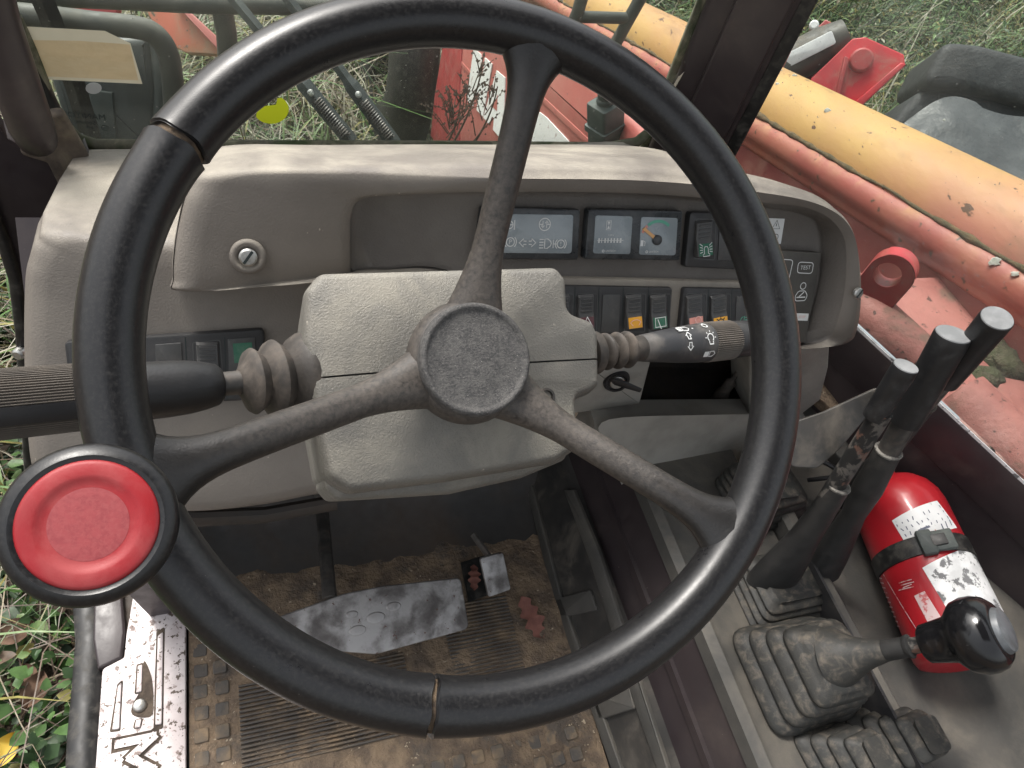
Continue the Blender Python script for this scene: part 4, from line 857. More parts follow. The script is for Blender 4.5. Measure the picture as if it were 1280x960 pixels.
bo = Hz(175, 882, .0108); obj('bolt', MB().lathe([(.0078, 0), (.0078, .002), (.006, .005), (.002, .0065)], bo, (0, 0, 1), 20), X['screw'], sp)
lt_ = Hz(171, 921, .0104); tf = Frame(lt_, (0, 0, 1), (0, -1, 0))
q_ = .004; S5 = {'M': [(0, 0), (0, 1), (.5, .35), (1, 1), (1, 0)], 'A': [(0, 0), (.45, 1), (.55, 1), (1, 0)], 'N': [(0, 0), (0, 1), (1, 0), (1, 1)], 'I': [(0, 0), (0, 1)], 'T': [(0, 1), (.5, 1), (.5, 0), (.5, 1), (1, 1)][:2] + [(1, 1)], 'O': [(0, 0), (0, 1), (1, 1), (1, 0)], 'U': [(0, 1), (0, 0), (1, 0), (1, 1)]}
for ch_, wd_ in (('M', .036), ('A', .034), ('N', .032), ('I', .002), ('T', .030), ('O', .030), ('U', .030)):
    for nm_, w_, h_, m_ in (('letter_dirt', .0165, .0004, 'aludirt'), ('letter', .0095, .0022, 'alu')):
        pt5 = [(q_ + x * wd_, (y - .5) * .036) for x, y in S5[ch_]]; mb5 = MB()
        d0_, d1_ = nrm(A(*pt5[0]) - A(*pt5[1])), nrm(A(*pt5[-1]) - A(*pt5[-2])); pt5[0] = tuple(A(*pt5[0]) + d0_ * w_ * .5); pt5[-1] = tuple(A(*pt5[-1]) + d1_ * w_ * .5)
        for k5 in range(len(pt5) - 1):
            a5, b5 = A(*pt5[k5]), A(*pt5[k5 + 1]); t5 = nrm(b5 - a5); e5 = t5 * w_ * (.35 if 0 < k5 else 0); mb5.stroke([a5 - e5, b5 + t5 * w_ * (.35 if k5 < len(pt5) - 2 else 0)], w_, tf, h_ + k5 * .00006, ch_ == 'x')
        if ch_ == 'A': mb5.stroke([(q_ + .008, -.008), (q_ + wd_ - .008, -.008)], w_ * .8, tf, h_ + .0003)
        if ch_ == 'T': mb5.stroke([(q_ + wd_ / 2, .018), (q_ + wd_ / 2, -.024)], w_, tf, h_ + .0003)
        obj(nm_, mb5, X[m_], sp, smooth=0)
    q_ += wd_ + .018
obj('sill_rubber', MB().tube([Hz(108, 745, .0), Hz(112, 800, .0), Hz(108, 860, .0), Hz(103, 920, 0), Hz(90, 1300, 0)], [(.007, .016)] * 5, 8, up=(0, 0, 1)), X['seal'], cab, smooth=60)
obj('sill_post', MB().prism(fl([(118, 735), (152, 735), (156, 790), (152, 822), (122, 836), (116, 800)], .012), FL, -.02, .012, .003), X['mar'], cab)
# ---- pedals
X['oval'] = mat('scuffed_pedal_boss', (.20, .19, .185), (.28, .27, .265), 60, rough=.5, metal=.5, dust=(.05, .045, .043), dsc=90, dlo=.42, dhi=.6, damt=.8)
bf = Frame(Hz(490, 772, .105), (.05, -.32, .95))
bp = thing('brake_pedal', 'wide worn steel brake pedal with dark scuffs on a flat stem', 'pedal', tuple(bf.P(0, 0, -.01)))
bo_ = rpoly([(*bf.px(x, y), r) for x, y, r in ((345, 772, .01), (430, 742, .05), (480, 732, .05), (576, 722, .008), (587, 786, .01), (470, 818, .02), (390, 812, .02), (350, 800, .01))], .01, 5)
obj('pad', MB().prism(bo_, bf, -.006, 0, .002), X['steel'], bp)
for px, py, rr in ((440, 768, .008), (470, 772, .012), (492, 758, .010), (447, 788, .011)):
    u, v = bf.px(px, py); obj('raised_oval', MB().prism(circ(u, v, rr, 20, ry=rr * .6), bf, -.001, .0012, .0022, 4), X['steel'], bp, smooth=80)
obj('stem', MB().tube([bf.W(412, 748, -.006), Hy(403, 640, .49), Hy(400, 605, .50)], [(.009, .005)] * 3, 8, up=(1, 0, 0)), X['stem'], bp, smooth=30)
af = Frame(Hz(619, 718, .055), (.05, -.55, .83))
ap = thing('accelerator_pedal', 'small bare steel accelerator pedal beside the brake pedal', 'pedal', tuple(af.P(0, 0, -.01)))
obj('pad', MB().prism(rpoly([af.px(x, y) for x, y in ((600, 698), (629, 690), (639, 737), (611, 747))], .004, 4), af, -.005, 0, .0015), X['steel'], ap)
obj('stem', MB().tube([af.W(618, 705, -.006), af.W(618, 705, -.006) + A(-.02, .05, .0)], .005, 8), X['stem'], ap)
obj('pedal_slot', MB().prism(fl([(576, 703), (606, 694), (612, 742), (586, 752)], .006), FL, .002, .006), X['seal'], cab, smooth=0)
def oakleaf(px, py, z, s, rot, label, m):
    o = []
    for t in np.linspace(0, 1, 61):
        lobes = .55 + .45 * math.cos((t * 4 + .5) * 2 * math.pi); env = (math.sin(math.pi * min(1, t ** .8)) ** .6) * (.62 + .5 * t)
        o.append((s * (t - .5), s * .30 * env * (.45 + .55 * lobes) + .0007))
    out = o + [(x, -y) for x, y in o[::-1]]; p = Hz(px, py, z); fr = Frame(p, (.1, -.2, 1), (math.cos(rot), math.sin(rot), 0))
    mb = MB(); c = [fr.P(x, 0, .001) for x, _ in o]; up_ = [fr.P(x, y, .0035 + .002 * math.sin(x * 200)) for x, y in o]; dn = [fr.P(x, -y, .003 + .002 * math.cos(x * 180)) for x, y in o]
    mb.sheet([up_, c, dn]); t = obj('oak_leaf', mb, m, loc=p, smooth=60); tag(t, label, 'leaf', 'oak leaves on the cab floor'); return t
oakleaf(664, 772, .007, .066, -1.25, 'brown lobed oak leaf on the mat right of the pedals', X['oak'])
oakleaf(592, 722, .012, .038, 1.4, 'dark oak leaf in the slot behind the accelerator pedal', X['oak'])
# ================================================================ RIGHT CONSOLE
cs = thing('side_console', 'dusty dark console with maroon side panel carrying the levers', 'console', (.6, .1, 0))
TP = Frame((.40, .2, 0), (-.92, 0, .38), (0, -1, 0))
def tq(pts, h=0): return [TP.px(x, y, h) for x, y in pts]
obj('foot_panel', MB().loft([[A(.40, y, 0), A(.436, y, .09), A(.50, y, .09), A(.50, y, 0)] for y in (.58, -.4)]), X['flap'], cs, smooth=0)
for nm, px in (('trim_rail', [(704, 612), (716, 612), (748, 690), (802, 862), (836, 966), (822, 966), (788, 868), (737, 702)]), ('trim_rail', [(655, 600), (663, 600), (700, 742), (778, 966), (765, 966), (690, 747)]),
               ('trim_bar', [(691, 749), (737, 737), (746, 763), (699, 772)]), ('trim_bar', [(738, 868), (786, 858), (793, 886), (748, 900)])):
    obj(nm, MB().prism(rpoly(tq(px, .006), .002, 3), TP, -.001, .006, .002), X['dgrey'], cs)
obj('maroon_panel', MB().loft([[A(.452, y, .086), A(.492, y, .196), A(.56, y, .196), A(.56, y, .086)] for y in (.54, -.4)]), X['mar'], cs, smooth=0)
obj('panel_crease', MB().loft([[A(.463, y, .128), A(.4655, y, .139), A(.472, y, .139), A(.470, y, .128)] for y in (.53, -.4)]), X['mar'], cs, smooth=0)
obj('console_top', MB().loft([[A(.484, y, .186), A(.488, y, .203), A(.502, y, .206), A(.512, y, .200), A(.66, y, .200), A(.66, y, .18)] for y in (.56, -.4)]), X['dgrey'], cs, smooth=40)
obj('console_rail', MB().loft([[A(.664, y, .18), A(.666, y, .222), A(.672, y, .228), A(.684, y, .228), A(.690, y, .222), A(.694, y, .18)] for y in (.36, -.4)]), X['dgrey'], cs, smooth=40)
obj('side_shelf', MB().loft([[A(.692, y, .16), A(.692, y, .192), A(1.15, y, .192), A(1.15, y, .16)] for y in (.62, -.4)]), X['dgrey'], cs, smooth=0)
obj('left_tray_wall', MB().loft([[A(.655, y, .19), A(.66, y, .24), A(.664, y, .24), A(.667, y, .19)] for y in (.26, -.4)]), X['blk'], cs, smooth=0)
obj('wood_block', MB().prism(rpoly(local(Frame((.75, .45, .26), (0, -.3, .95)), [(1036, 472), (1060, 500), (1040, 512), (1012, 486)], 0), .002, 3), Frame((.75, .45, .26), (0, -.3, .95)), -.02, 0, .002), X['mud'], cs)
# dark flap plate
FP = Frame(Hd(1040, 540, .80), (-.25, -.62, .74))
obj('flap_plate', MB().prism(rpoly([(*FP.px(x, y), r) for x, y, r in ((985, 530, .004), (1030, 515, .02), (1102, 482, .004), (1085, 520, .01), (1050, 562, .02), (1022, 586, .015), (988, 584, .008))], .006, 4), FP, -.004, .0, .0015), X['flap'], cs)
for cpts in (((1000, 575, .26), (1035, 580, .27), (1062, 610, .25), (1050, 660, .21)), ((1010, 600, .22), (1045, 596, .25), (1080, 590, .25), (1110, 600, .21))):
    obj('cable', MB().tube(crom([Hz(*q) for q in cpts], 24, False), .0035, 8), X['blk'], cs, smooth=60)
def bellows(name, c0, c1, hx0, hy0, hx1, hy1, folds, mats, parent, rot=0, depth_=.006, cap=True):
    c0, c1 = A(*c0), A(*c1); loops = []; n = folds * 6 + 1
    for k in range(n):
        t = k / (n - 1); s = abs(math.sin(math.pi * folds * t)) ** .6
        step = (math.floor(t * folds) + min(1, max(0, (t * folds % 1) * 1.6))) / folds if t < 1 else 1
        hx = hx0 + (hx1 - hx0) * step - depth_ * (1 - s); hy = hy0 + (hy1 - hy0) * step - depth_ * (1 - s); c = c0 + (c1 - c0) * t
        o = rpoly([(-hx, -hy), (hx, -hy), (hx, hy), (-hx, hy)], min(hx, hy) * .38, 5); cr, sr = math.cos(rot), math.sin(rot)
        loops.append([c + A(x * cr - y * sr, x * sr + y * cr, 0) for x, y in o])
    if cap:
        o = rpoly([(-hx1 * .8, -hy1 * .8), (hx1 * .8, -hy1 * .8), (hx1 * .8, hy1 * .8), (-hx1 * .8, hy1 * .8)], min(hx1, hy1) * .4, 5); loops.append([c1 + A(x, y, .005) for x, y in o])
    return obj(name, MB().loft(loops), mats, parent, smooth=75)
# gear lever
gb, gt = Hz(988, 842, .200), Hz(1046, 824, .268)
gl2 = thing('gear_lever', 'gear lever with stepped dusty rubber gaiter and glossy black knob over the extinguisher', 'lever', tuple(gb))
bellows('gaiter', gb, gt, .066, .068, .040, .044, 4, X['boot'], gl2, .0, .007)
kt = Hz(1260, 787, .43); ge = gt + A(0, 0, .002); gax = nrm(kt - ge); gL = np.linalg.norm(kt - ge)
G = lambda px, r: rpx(px, r, ge, gax)
obj('gaiter_neck', MB().lathe([(.036, -.006), (.033, .004), (.026, .014), (.020, .026), (.015, .04), (.0115, .056)], ge, gax, 28), X['boot'], gl2, smooth=70)
obj('sleeve', MB().lathe([G(*q) for q in ((1085, 12), (1100, 13), (1132, 12.5), (1134, 14), (1138, 14.5), (1140, 11))], ge, gax, 24), X['sleeve'], gl2)
obj('rod', MB().lathe([G(*q) for q in ((1134, 10), (1162, 10))], ge, gax, 20), X['rod'], gl2)
obj('knob', MB().lathe([G(*q) for q in ((1154, 8), (1155, 20), (1158, 23), (1175, 25.5), (1190, 28), (1198, 36), (1206, 43), (1218, 46.5), (1230, 46.5), (1242, 43), (1250, 36), (1252, 31))], ge, gax, 44), X['gloss'], gl2, smooth=60)
obj('knob_button', MB().lathe([G(*q) for q in ((1244, 30), (1254, 28), (1259, 26), (1260, 23), (1261, .1))], ge, gax, 36), X['knobend'], gl2)
# hydraulic levers
def sfrac(o, d, L, py): return min(np.linspace(0, 1, 1001), key=lambda s: abs(proj(o + d * L * s)[1] - py))
lspec = [((962, 728, .215), (1133, 457, .56), 'front lever with worn rusty rod and wide sleeve, nearest the wheel', .034, .017, .0128, 522, 603, .0108),
         ((1026, 716, .215), (1192, 417, .585), 'middle lever with the longest black grip, between the other two', .026, .015, .0178, 528, 563, .0125),
         ((1056, 626, .22), (1247, 397, .62), 'rear lever whose black grip leans far out toward the window', .018, .014, .0158, 476, 505, .010)]
for i, (b, t, lab, w0, w1, gr_, yg, ysl, rr0) in enumerate(lspec):
    b_, t_ = Hz(*b), Hz(*t); ax_ = t_ - b_; L = np.linalg.norm(ax_); ax_ = ax_ / L
    lt = thing('hydraulic_lever', lab, 'lever', tuple(b_), 'control levers on the console')
    bend = lambda s: A(0, 0, 0) if i else A(.012, -.01, 0) * (1 - s) * s * 2
    su = nrm(A(1, -.25, 0)); e = sfrac(b_, ax_, L, ysl); g0_ = sfrac(b_, ax_, L, yg)
    sv = [(0, w0, w1 * 1.1), (.14, w0 * .97, w1 * 1.05), (.32, w0 * .8, w1 * .95), (.52, w0 * .58, w1 * .85), (.72, rr0 * 1.45, rr0 * 1.3), (.9, rr0 * 1.25, rr0 * 1.2), (1, rr0 * 1.18, rr0 * 1.15)]
    obj('sleeve', MB().tube([b_ + ax_ * L * e * s + bend(s * e) for s, _, _ in sv], [(a, c) for _, a, c in sv], 18, up=su), X['sleeve'], lt, smooth=70)
    obj('sleeve_rim', MB().lathe([(rr0 * 1.2, -.0025), (rr0 * 1.26, 0), (rr0 * 1.18, .0015), (rr0 * .9, .0015)], b_ + ax_ * L * e + bend(e), ax_, 20), X['rimw'] if i < 2 else X['boot2'], lt)
    obj('rod', MB().lathe([(rr0, L * (e - .1)), (rr0, L * (g0_ + .03))], b_ + bend(.6) * .6, ax_, 16), X['rod'] if i == 0 else X['stem'], lt)
    obj('grip', MB().lathe([(gr_ * .6, L * g0_), (gr_ * .93, L * g0_ + .001), (gr_ * .97, L * (g0_ + .1)), (gr_, L * .97), (gr_, L - .003), (gr_ * .97, L - .001)], b_, ax_, 32), X['grip'], lt)
    obj('grip_end', MB().lathe([(gr_ * .97, L - .002), (gr_ * .92, L), (gr_ * .5, L + .0006), (.0004, L + .0008)], b_, ax_, 32), X['gripend'], lt)
bw = thing('lever_bellows', 'ribbed rubber bellows under the middle levers', 'rubber boot', tuple(Hz(975, 735, .2)), 'rubber bellows on the console')
bellows('bellows', Hz(972, 742, .199), Hz(988, 722, .226), .066, .052, .050, .038, 4, X['boot'], bw, .0, .008)
bw = thing('lever_bellows', 'ribbed rubber bellows behind the right side of the rim', 'rubber boot', tuple(Hz(955, 610, .2)), 'rubber bellows on the console')
bellows('bellows', Hz(950, 625, .199), Hz(962, 600, .25), .062, .05, .048, .04, 4, X['boot'], bw, .1, .009)
for (px, py), lab in (((1035, 950), 'rubber bellows at bottom edge below the gear gaiter, left one'), ((1098, 925), 'rubber bellows at bottom edge below the gear gaiter, right one')):
    bw = thing('lever_bellows', lab, 'rubber boot', tuple(Hz(px, py, .2)), 'rubber bellows on the console')
    b_ = Hz(px, py, .199); bellows('bellows', b_, b_ + A(.028, -.012, .05), .036, .040, .020, .024, 4, X['boot'], bw, .1, .006)
# ---- fire extinguisher
e1, e0 = Hz(1122, 632, .253), Hz(1210, 826, .255); eax = nrm(e1 - e0); EL = np.linalg.norm(e1 - e0); er = .0595
fe = thing('fire_extinguisher', 'red fire extinguisher with white labels strapped on the side shelf', 'fire extinguisher', tuple(e0))
obj('cylinder', MB().lathe([(er * .55, .004), (er * .8, 0), (er * .95, .003), (er, .010), (er, EL - .012), (er * .96, EL + .004), (er * .86, EL + .018), (er * .68, EL + .030), (er * .45, EL + .038), (.016, EL + .041), (.015, EL + .05)], e0, eax, 56), X['ext'], fe, smooth=60)
obj('valve', MB().lathe([(.013, EL + .045), (.016, EL + .052), (.016, EL + .07), (.011, EL + .074)], e0, eax, 20), X['stem'], fe)
EF = Frame(e0, eax, (0, 0, 1))
def cyl(px, py, r=er):
    rd = nrm(ray(px, py)); o = EYE - e0; d = rd - eax * rd.dot(eax); oo = o - eax * o.dot(eax)
    a, b, c = d.dot(d), 2 * d.dot(oo), oo.dot(oo) - r * r; D = b * b - 4 * a * c
    t = (-b - math.sqrt(max(D, 0))) / (2 * a); p = o + rd * t
    return math.atan2(p.dot(EF.v), p.dot(EF.u)), p.dot(eax)
def cpatch(px, r, n=10, m_=6, wob=0):                        # px: four corners
    (a0_, s0), (a1_, s1), (a2_, s2), (a3_, s3) = [cyl(*q) for q in px]; rows = []
    for i in range(m_ + 1):
        f = i / m_; L = []
        for j in range(n + 1):
            g_ = j / n; a = (a0_ * (1 - g_) + a1_ * g_) * (1 - f) + (a3_ * (1 - g_) + a2_ * g_) * f; s = (s0 * (1 - g_) + s1 * g_) * (1 - f) + (s3 * (1 - g_) + s2 * g_) * f
            L.append(EF.P(r * math.cos(a), r * math.sin(a), s))
        rows.append(L)
    return MB().sheet(rows)
obj('upper_label', cpatch([(1115, 651), (1171, 626), (1196, 660), (1136, 686)], er + .0005), X['label'], fe)
obj('lower_label', cpatch([(1153, 710), (1216, 684), (1268, 785), (1198, 785)], er + .0005), X['labelworn'], fe)
def eline(px0, px1, w, m, nm='print'):
    (a0_, s0), (a1_, s1) = cyl(*px0), cyl(*px1); r = er + .0009; rows = [[], []]
    for t in np.linspace(0, 1, 7):
        a = a0_ + (a1_ - a0_) * t; s = s0 + (s1 - s0) * t; dn = nrm(A((a1_ - a0_) * r, s1 - s0)); q = A(-dn[1], dn[0]) * w / 2
        rows[0].append(EF.P(r * math.cos(a + q[0] / r), r * math.sin(a + q[0] / r), s + q[1])); rows[1].append(EF.P(r * math.cos(a - q[0] / r), r * math.sin(a - q[0] / r), s - q[1]))
    return rows
def elines(ls, m, nm):
    mb = MB()
    for p0, p1, w_ in ls: mb.sheet(eline(p0, p1, w_, m))
    return obj(nm, mb, X[m], fe, smooth=0)
rr_ = random.Random(8); ls = []
for k in range(9):
    f = k / 8; x = 1121 + 52 * f; y = 652 - 23 * f
    for j in range(3):
        if rr_.random() < .85: ls.append(((x + j * 5, y + 3 + j * 6.5 + rr_.uniform(-1, 1)), (x + j * 5 + rr_.uniform(1, 4), y + 3 + j * 6.5 + rr_.uniform(2, 4)), .0012))
ls.append(((1148, 664), (1162, 658), .003)); ls.append(((1176, 655), (1179, 662), .0016)); ls.append(((1181, 652), (1184, 660), .0016)); ls.append(((1186, 650), (1189, 657), .0016)); elines(ls, 'ink', 'label_print')
ls = [((1146 + k * 4.5, 672 - k * 2), (1149 + k * 4.5, 681 - k * 2), .0013) for k in range(6)]; elines(ls, 'inkred', 'label_print_red')
ls = [((1105, 718), (1158, 805), .0011)] + [((1124 + (k % 3) * 2.5, 729 + k * 3), (1140 + (k % 2) * 3, 724.5 + k * 3), .0012) for k in range(4)] + [((1097 + k * 2.2, 716 + k * 6), (1101 + k * 2.2, 717 + k * 6), .0016) for k in range(12)]
elines(ls, 'whitered', 'white_print')
obj('serial_sticker', cpatch([(1143, 745), (1156, 739), (1176, 771), (1160, 778)], er + .0006), X['whitered'], fe)
# strap and buckle
sa, ss_ = cyl(1140, 695); ring = []
s_mid = (cyl(1090, 713)[1] + cyl(1140, 695)[1] + cyl(1188, 672)[1]) / 3
obj('strap', MB().lathe([(er + .0002, s_mid - .0125), (er + .0022, s_mid - .012), (er + .0022, s_mid + .012), (er + .0002, s_mid + .0125)], e0, eax, 56, False), X['seal'], fe)
ba, _ = cyl(1166, 688); nb_ = EF.u * math.cos(ba) + EF.v * math.sin(ba); BF = Frame(e0 + eax * s_mid + nb_ * (er + .001), nb_, np.cross(eax, nb_))
if proj(BF.P(.01, 0, 0))[0] < proj(BF.o)[0]: BF = Frame(BF.o, nb_, -BF.u)
bk_ = obj('buckle', MB().box(BF, -.004, 0, .018, .033, 0, .008, .002, .003).box(BF, .016, 0, .026, .027, 0, .006, .002, .003), X['valve'], fe)
obj('buckle_tongue', MB().box(BF, .010, 0, .018, .015, .005, .0085, .001, .002), X['blk'], bk_)
# ================================================================ OUTSIDE THE CAB: machine
GZ = -.95
# boom
BA = nrm(A(0, -1, .266)); BO = EYE + (A(1.05, .85, .447) - EYE) * 1.2
BFm = Frame(BO, BA, (1, 0, 0))                              # u: right, v: up across the boom
b_s = Hx(1100, 190, 1.05)
bmn = thing('boom', 'long telescopic boom beside the cab, faded yellow tube on red flange and side plate', 'boom', (1.05, .9, 0))
def bsweep(o, s0, s1, n=24): return MB().loft([[BFm.P(u, v, s) for u, v in o] for s in np.linspace(s0, s1, n)])
KB = 1.2
tubep = [(KB * (.078 * math.cos(q) - .0222), KB * (.078 * math.sin(q) - .0195)) for q in np.linspace(0, 2 * math.pi, 48, endpoint=False)]
obj('boom_tube', bsweep(tubep, -2.0, 1.3, 60), X['boomy'], bmn, smooth=60)
fl_o = crom([(KB * a, KB * b) for a, b in ((-.075, -.012), (-.10, -.0165), (-.113, -.030), (-.114, -.050), (-.103, -.066), (-.094, -.082), (-.05, -.10), (-.05, -.04))], 40)
obj('boom_flange', bsweep(fl_o, -2.0, 1.3, 30), X['flange'], bmn, smooth=60)
obj('boom_side_plate', bsweep([(KB * a, KB * b) for a, b in ((-.094, -.078), (-.094, -.34), (-.07, -.34), (-.07, -.078))], -2.0, 1.3, 30), X['boomr'], bmn, smooth=20)
gp_l = []
for k in range(120):
    s = -1.6 + 2.6 * k / 119; gp_l.append(BFm.P(KB * -.1005, KB * -.0145 + .004 * NZ.noise(Vector((s * 9, 0, 4))), s))
obj('groove_grime', MB().tube(gp_l, [.0025 + .009 * abs(NZ.noise(Vector((k * .35, 1, 7)))) for k in range(120)], 8), mat('groove_moss', (.075, .06, .03), (.14, .095, .05), 60, rough=.95, bump=.8, bs=150, bd=.004), bmn, smooth=80)
nrng = random.Random(4)
# bird droppings on boom
dm = mat('lichen_spot', (.62, .62, .57), (.45, .46, .40), 120, rough=.9, bump=.5, bs=200)
for px, py, r in ((1035, 139, .008), (993, 95, .006), (975, 88, .005), (972, 105, .005), (1243, 328, .009), (1268, 342, .006), (1180, 150, .004)):
    rd = ray(px, py); best = None
    for t in np.linspace(.8, 2.6, 3000):
        p = EYE + rd * t / FPX; q = p - BO; q = q - BA * q.dot(BA); u, v = q.dot(BFm.u), q.dot(BFm.v)
        if math.hypot(u / KB + .0222, v / KB + .0195) < .078 or (u / KB > -.112 and -.066 < v / KB < -.02): best = p; break
    if best is None: continue
    n = nrm(EYE - best); f = Frame(best, n); o = [(r * (1 + .35 * nrng.uniform(-1, 1)) * math.cos(a), r * .75 * (1 + .35 * nrng.uniform(-1, 1)) * math.sin(a)) for a in np.linspace(0, 6.28, 11)[:-1]]
    obj('lichen_spot', MB().prism(o, f, -.004, .002, .001), dm, bmn, smooth=60)
# chassis deck and cross tube
ch = thing('chassis', 'faded pinkish red chassis deck outside the right window with mossy patches', 'chassis', (.98, .4, 0))
obj('deck', MB().loft([[A(1.30, y, .10), A(xi, y, .10), A(xi, y, .285), A(xi + .03, y, .318), A(xi + .07, y, .325), A(1.30, y, .325)] for y in (-.3, .1, .3, .5, .66) for xi in (1.067 - .5185 * y + .05,)]), X['deck'], ch, smooth=50)
da, db_ = Hz(1085, 395, .335), Hz(1160, 465, .335)
dd = nrm(db_ - da); obj('deck_tube', MB().tube([da - dd * .1, da, db_, db_ + dd * .01], [.04, .04, .04, .03], 20), X['deck'], ch, smooth=60)
obj('deck_tube', MB().tube([Hz(1190, 500, .30), Hz(1330, 640, .30)], .055, 20), X['deck'], ch, smooth=60)
mossm = mat('moss_clump', (.06, .062, .03), (.09, .075, .05), 60, rough=.95, bump=.9, bs=90, bd=.01)
def blob(px, py, z, rx, ry, rz, m, par, nm='moss_clump', seed=0, nn=(10, 16)):
    c = Hz(px, py, z); mb = MB(); loops = []
    for i in range(nn[0] + 1):
        t = math.pi * i / nn[0]; L = []
        for j in range(nn[1]):
            q = 2 * math.pi * j / nn[1]; d = A(math.sin(t) * math.cos(q), math.sin(t) * math.sin(q), math.cos(t)); k = 1 + .35 * NZ.noise(Vector(tuple(d * 2.3 + seed)))
            L.append(c + d * A(rx, ry, rz) * k)
        loops.append(L)
    return obj(nm, mb.loft(loops, False, False), m, par, smooth=80)
blob(1258, 448, .325, .055, .045, .018, mossm, ch, seed=1); blob(1148, 430, .345, .025, .02, .010, mossm, ch, seed=3); blob(1100, 372, .345, .02, .03, .008, mossm, ch, seed=5); blob(1235, 470, .325, .03, .02, .008, mossm, ch, seed=9)
# lifting lug
LGp = Hz(1120, 345, .42); LGF = Frame(LGp, nrm(A(-.80, -.60, .08)), (.6, -.8, 0))
lg = thing('lifting_lug', 'bright red steel lug with a round hole standing on the chassis deck', 'lug', tuple(LGp - A(0, 0, .08)))
o_ = [LGF.px(x, y) for x, y in ((1070, 400), (1070, 345), (1075, 320))] ; 
cx, cy = LGF.px(1112, 345); R_ = abs(LGF.px(1150, 345)[0] - cx)
outer = [(cx + R_ * math.cos(q), cy + R_ * math.sin(q)) for q in np.linspace(math.pi, 0, 28)] + [(cx + R_ * 1.0, cy - R_ * 1.3), (cx + R_ * 1.25, cy - R_ * 2.0), (cx - R_, cy - R_ * 2.0)]
hole = [(cx - .1 * R_ + R_ * .60 * math.cos(q), cy - .02 * R_ + R_ * .60 * math.sin(q)) for q in np.linspace(0, 2 * math.pi, 31)[:-1]]
def plate_hole(outer, hole, fr, h0, h1):
    c = A(*np.mean(hole, axis=0)); N = 72; an = np.linspace(0, 2 * math.pi, N, endpoint=False); 
    def cast(poly):
        res = []
        for a in an:
            d = A(math.cos(a), math.sin(a)); best = None
            for i in range(len(poly)):
                p, q = A(*poly[i]) - c, A(*poly[(i + 1) % len(poly)]) - c; e = q - p; den = d[0] * e[1] - d[1] * e[0]
                if abs(den) < 1e-12: continue
                t = (p[0] * e[1] - p[1] * e[0]) / den; s = (p[0] * d[1] - p[1] * d[0]) / den
                if t > 0 and -1e-6 <= s <= 1 + 1e-6 and (best is None or t > best): best = t
            res.append(c + d * best)
        return res
    O, I = cast(outer), cast(hole); L = [[fr.P(*p, h) for p in P_] for P_, h in ((O, h0), (O, h1), (I, h1), (I, h0), (O, h0))]
    return MB().loft(L, False, False)
obj('lug_plate', plate_hole(outer, hole, LGF, -.034, 0), X['lug'], lg, smooth=30)
obj('lug_edge', MB().loft([[LGF.P(*p, h) for p in [(cx + (R_ + .0012) * math.cos(q), cy + (R_ + .0012) * math.sin(q)) for q in np.linspace(math.pi * .75, 0, 22)] + [(cx + R_ + .0012, cy - R_ * 1.3), (cx + R_ * 1.26, cy - R_ * 2.0)]] for h in (-.0335, -.0005)], False, False, closed=False), X['brite'], lg, smooth=50)
# red engine cover with lettering (its left face), ahead on the right
XH = .62
HF = Frame((XH, 1.5, 0), (-1, 0, 0), (0, -1, 0))            # u runs back toward the cab, v up
hd = thing('engine_cover', 'faded red engine cover with white lettering and a swage line ahead of the windscreen', 'engine cover', (XH + .3, 1.4, GZ))
ho_ = [(*HF.px(x, y), r) for x, y, r in ((553, 58, .05), (600, 47, .03), (650, 62, .1), (720, 86, .1), (765, 122, .1), (806, 172, .05), (850, 250, .02), (700, 330, .0), (560, 260, .0), (538, 172, .10), (542, 130, .02))]
obj('side_panel', MB().prism(rpoly(ho_, .03, 5), HF, -.10, 0, .018), X['hood'], hd, smooth=40)
obj('front_return', MB().prism([HF.px(x, y, .004) for x, y in ((553, 58), (577, 58), (573, 120), (574, 182), (548, 182), (538, 170), (543, 120))], HF, -.02, .004, .003), X['lug'], hd)
for a, b in (((574, 76), (662, 178)), ((672, 118), (740, 182))):
    p, q = A(*HF.px(*a)), A(*HF.px(*b)); nq = nrm(q - p); nq = A(-nq[1], nq[0]) * .006
    obj('swage', MB().prism([tuple(p + nq), tuple(p - nq), tuple(q - nq), tuple(q + nq)], HF, 0, .0018, .0009), X['hood'], hd)
def let(pts, nm='letter'): obj(nm, MB().prism([HF.px(x, y, .003) for x, y in pts], HF, .0005, .003), X['hoodw'], hd, smooth=0)
# visible letters M A N of the cover's name, each stroke polygon in its place on the side panel
def quadstroke(a, b, w0, w1): 
    return [(a[0], a[1]), (a[0] + w0, a[1] + w0 * .95), (b[0] + w1, b[1] + w1 * .95), (b[0], b[1])]
mM = [HF.px(x, y, .003) for x, y in ((592, 61), (601, 69), (603, 80), (606, 70.5), (614, 78.5), (604, 144), (596, 136), (601, 104), (596, 112), (590, 104), (593, 96), (592, 124), (583, 121))]
obj('letter', MB().prism([HF.px(x, y, .003) for x, y in ((592, 60), (601, 68), (602.5, 100), (606, 72), (615, 80), (603.5, 145.5), (595.5, 137.5), (599, 112), (596, 118), (592.5, 114), (591, 133), (583, 124))], HF, .0005, .003), X['hoodw'], hd, smooth=0)
obj('letter', MB().prism([HF.px(x, y, .003) for x, y in ((620.5, 88), (631, 97), (629.5, 160), (624.5, 172), (616, 162), (617.5, 148), (615, 145.5), (611, 155), (604, 147))], HF, .0005, .003), X['hoodw'], hd, smooth=0)
obj('letter_gap', MB().prism([HF.px(x, y, .0035) for x, y in ((622, 118), (621, 139), (616, 134))], HF, .002, .0036), X['hood'], hd, smooth=0)
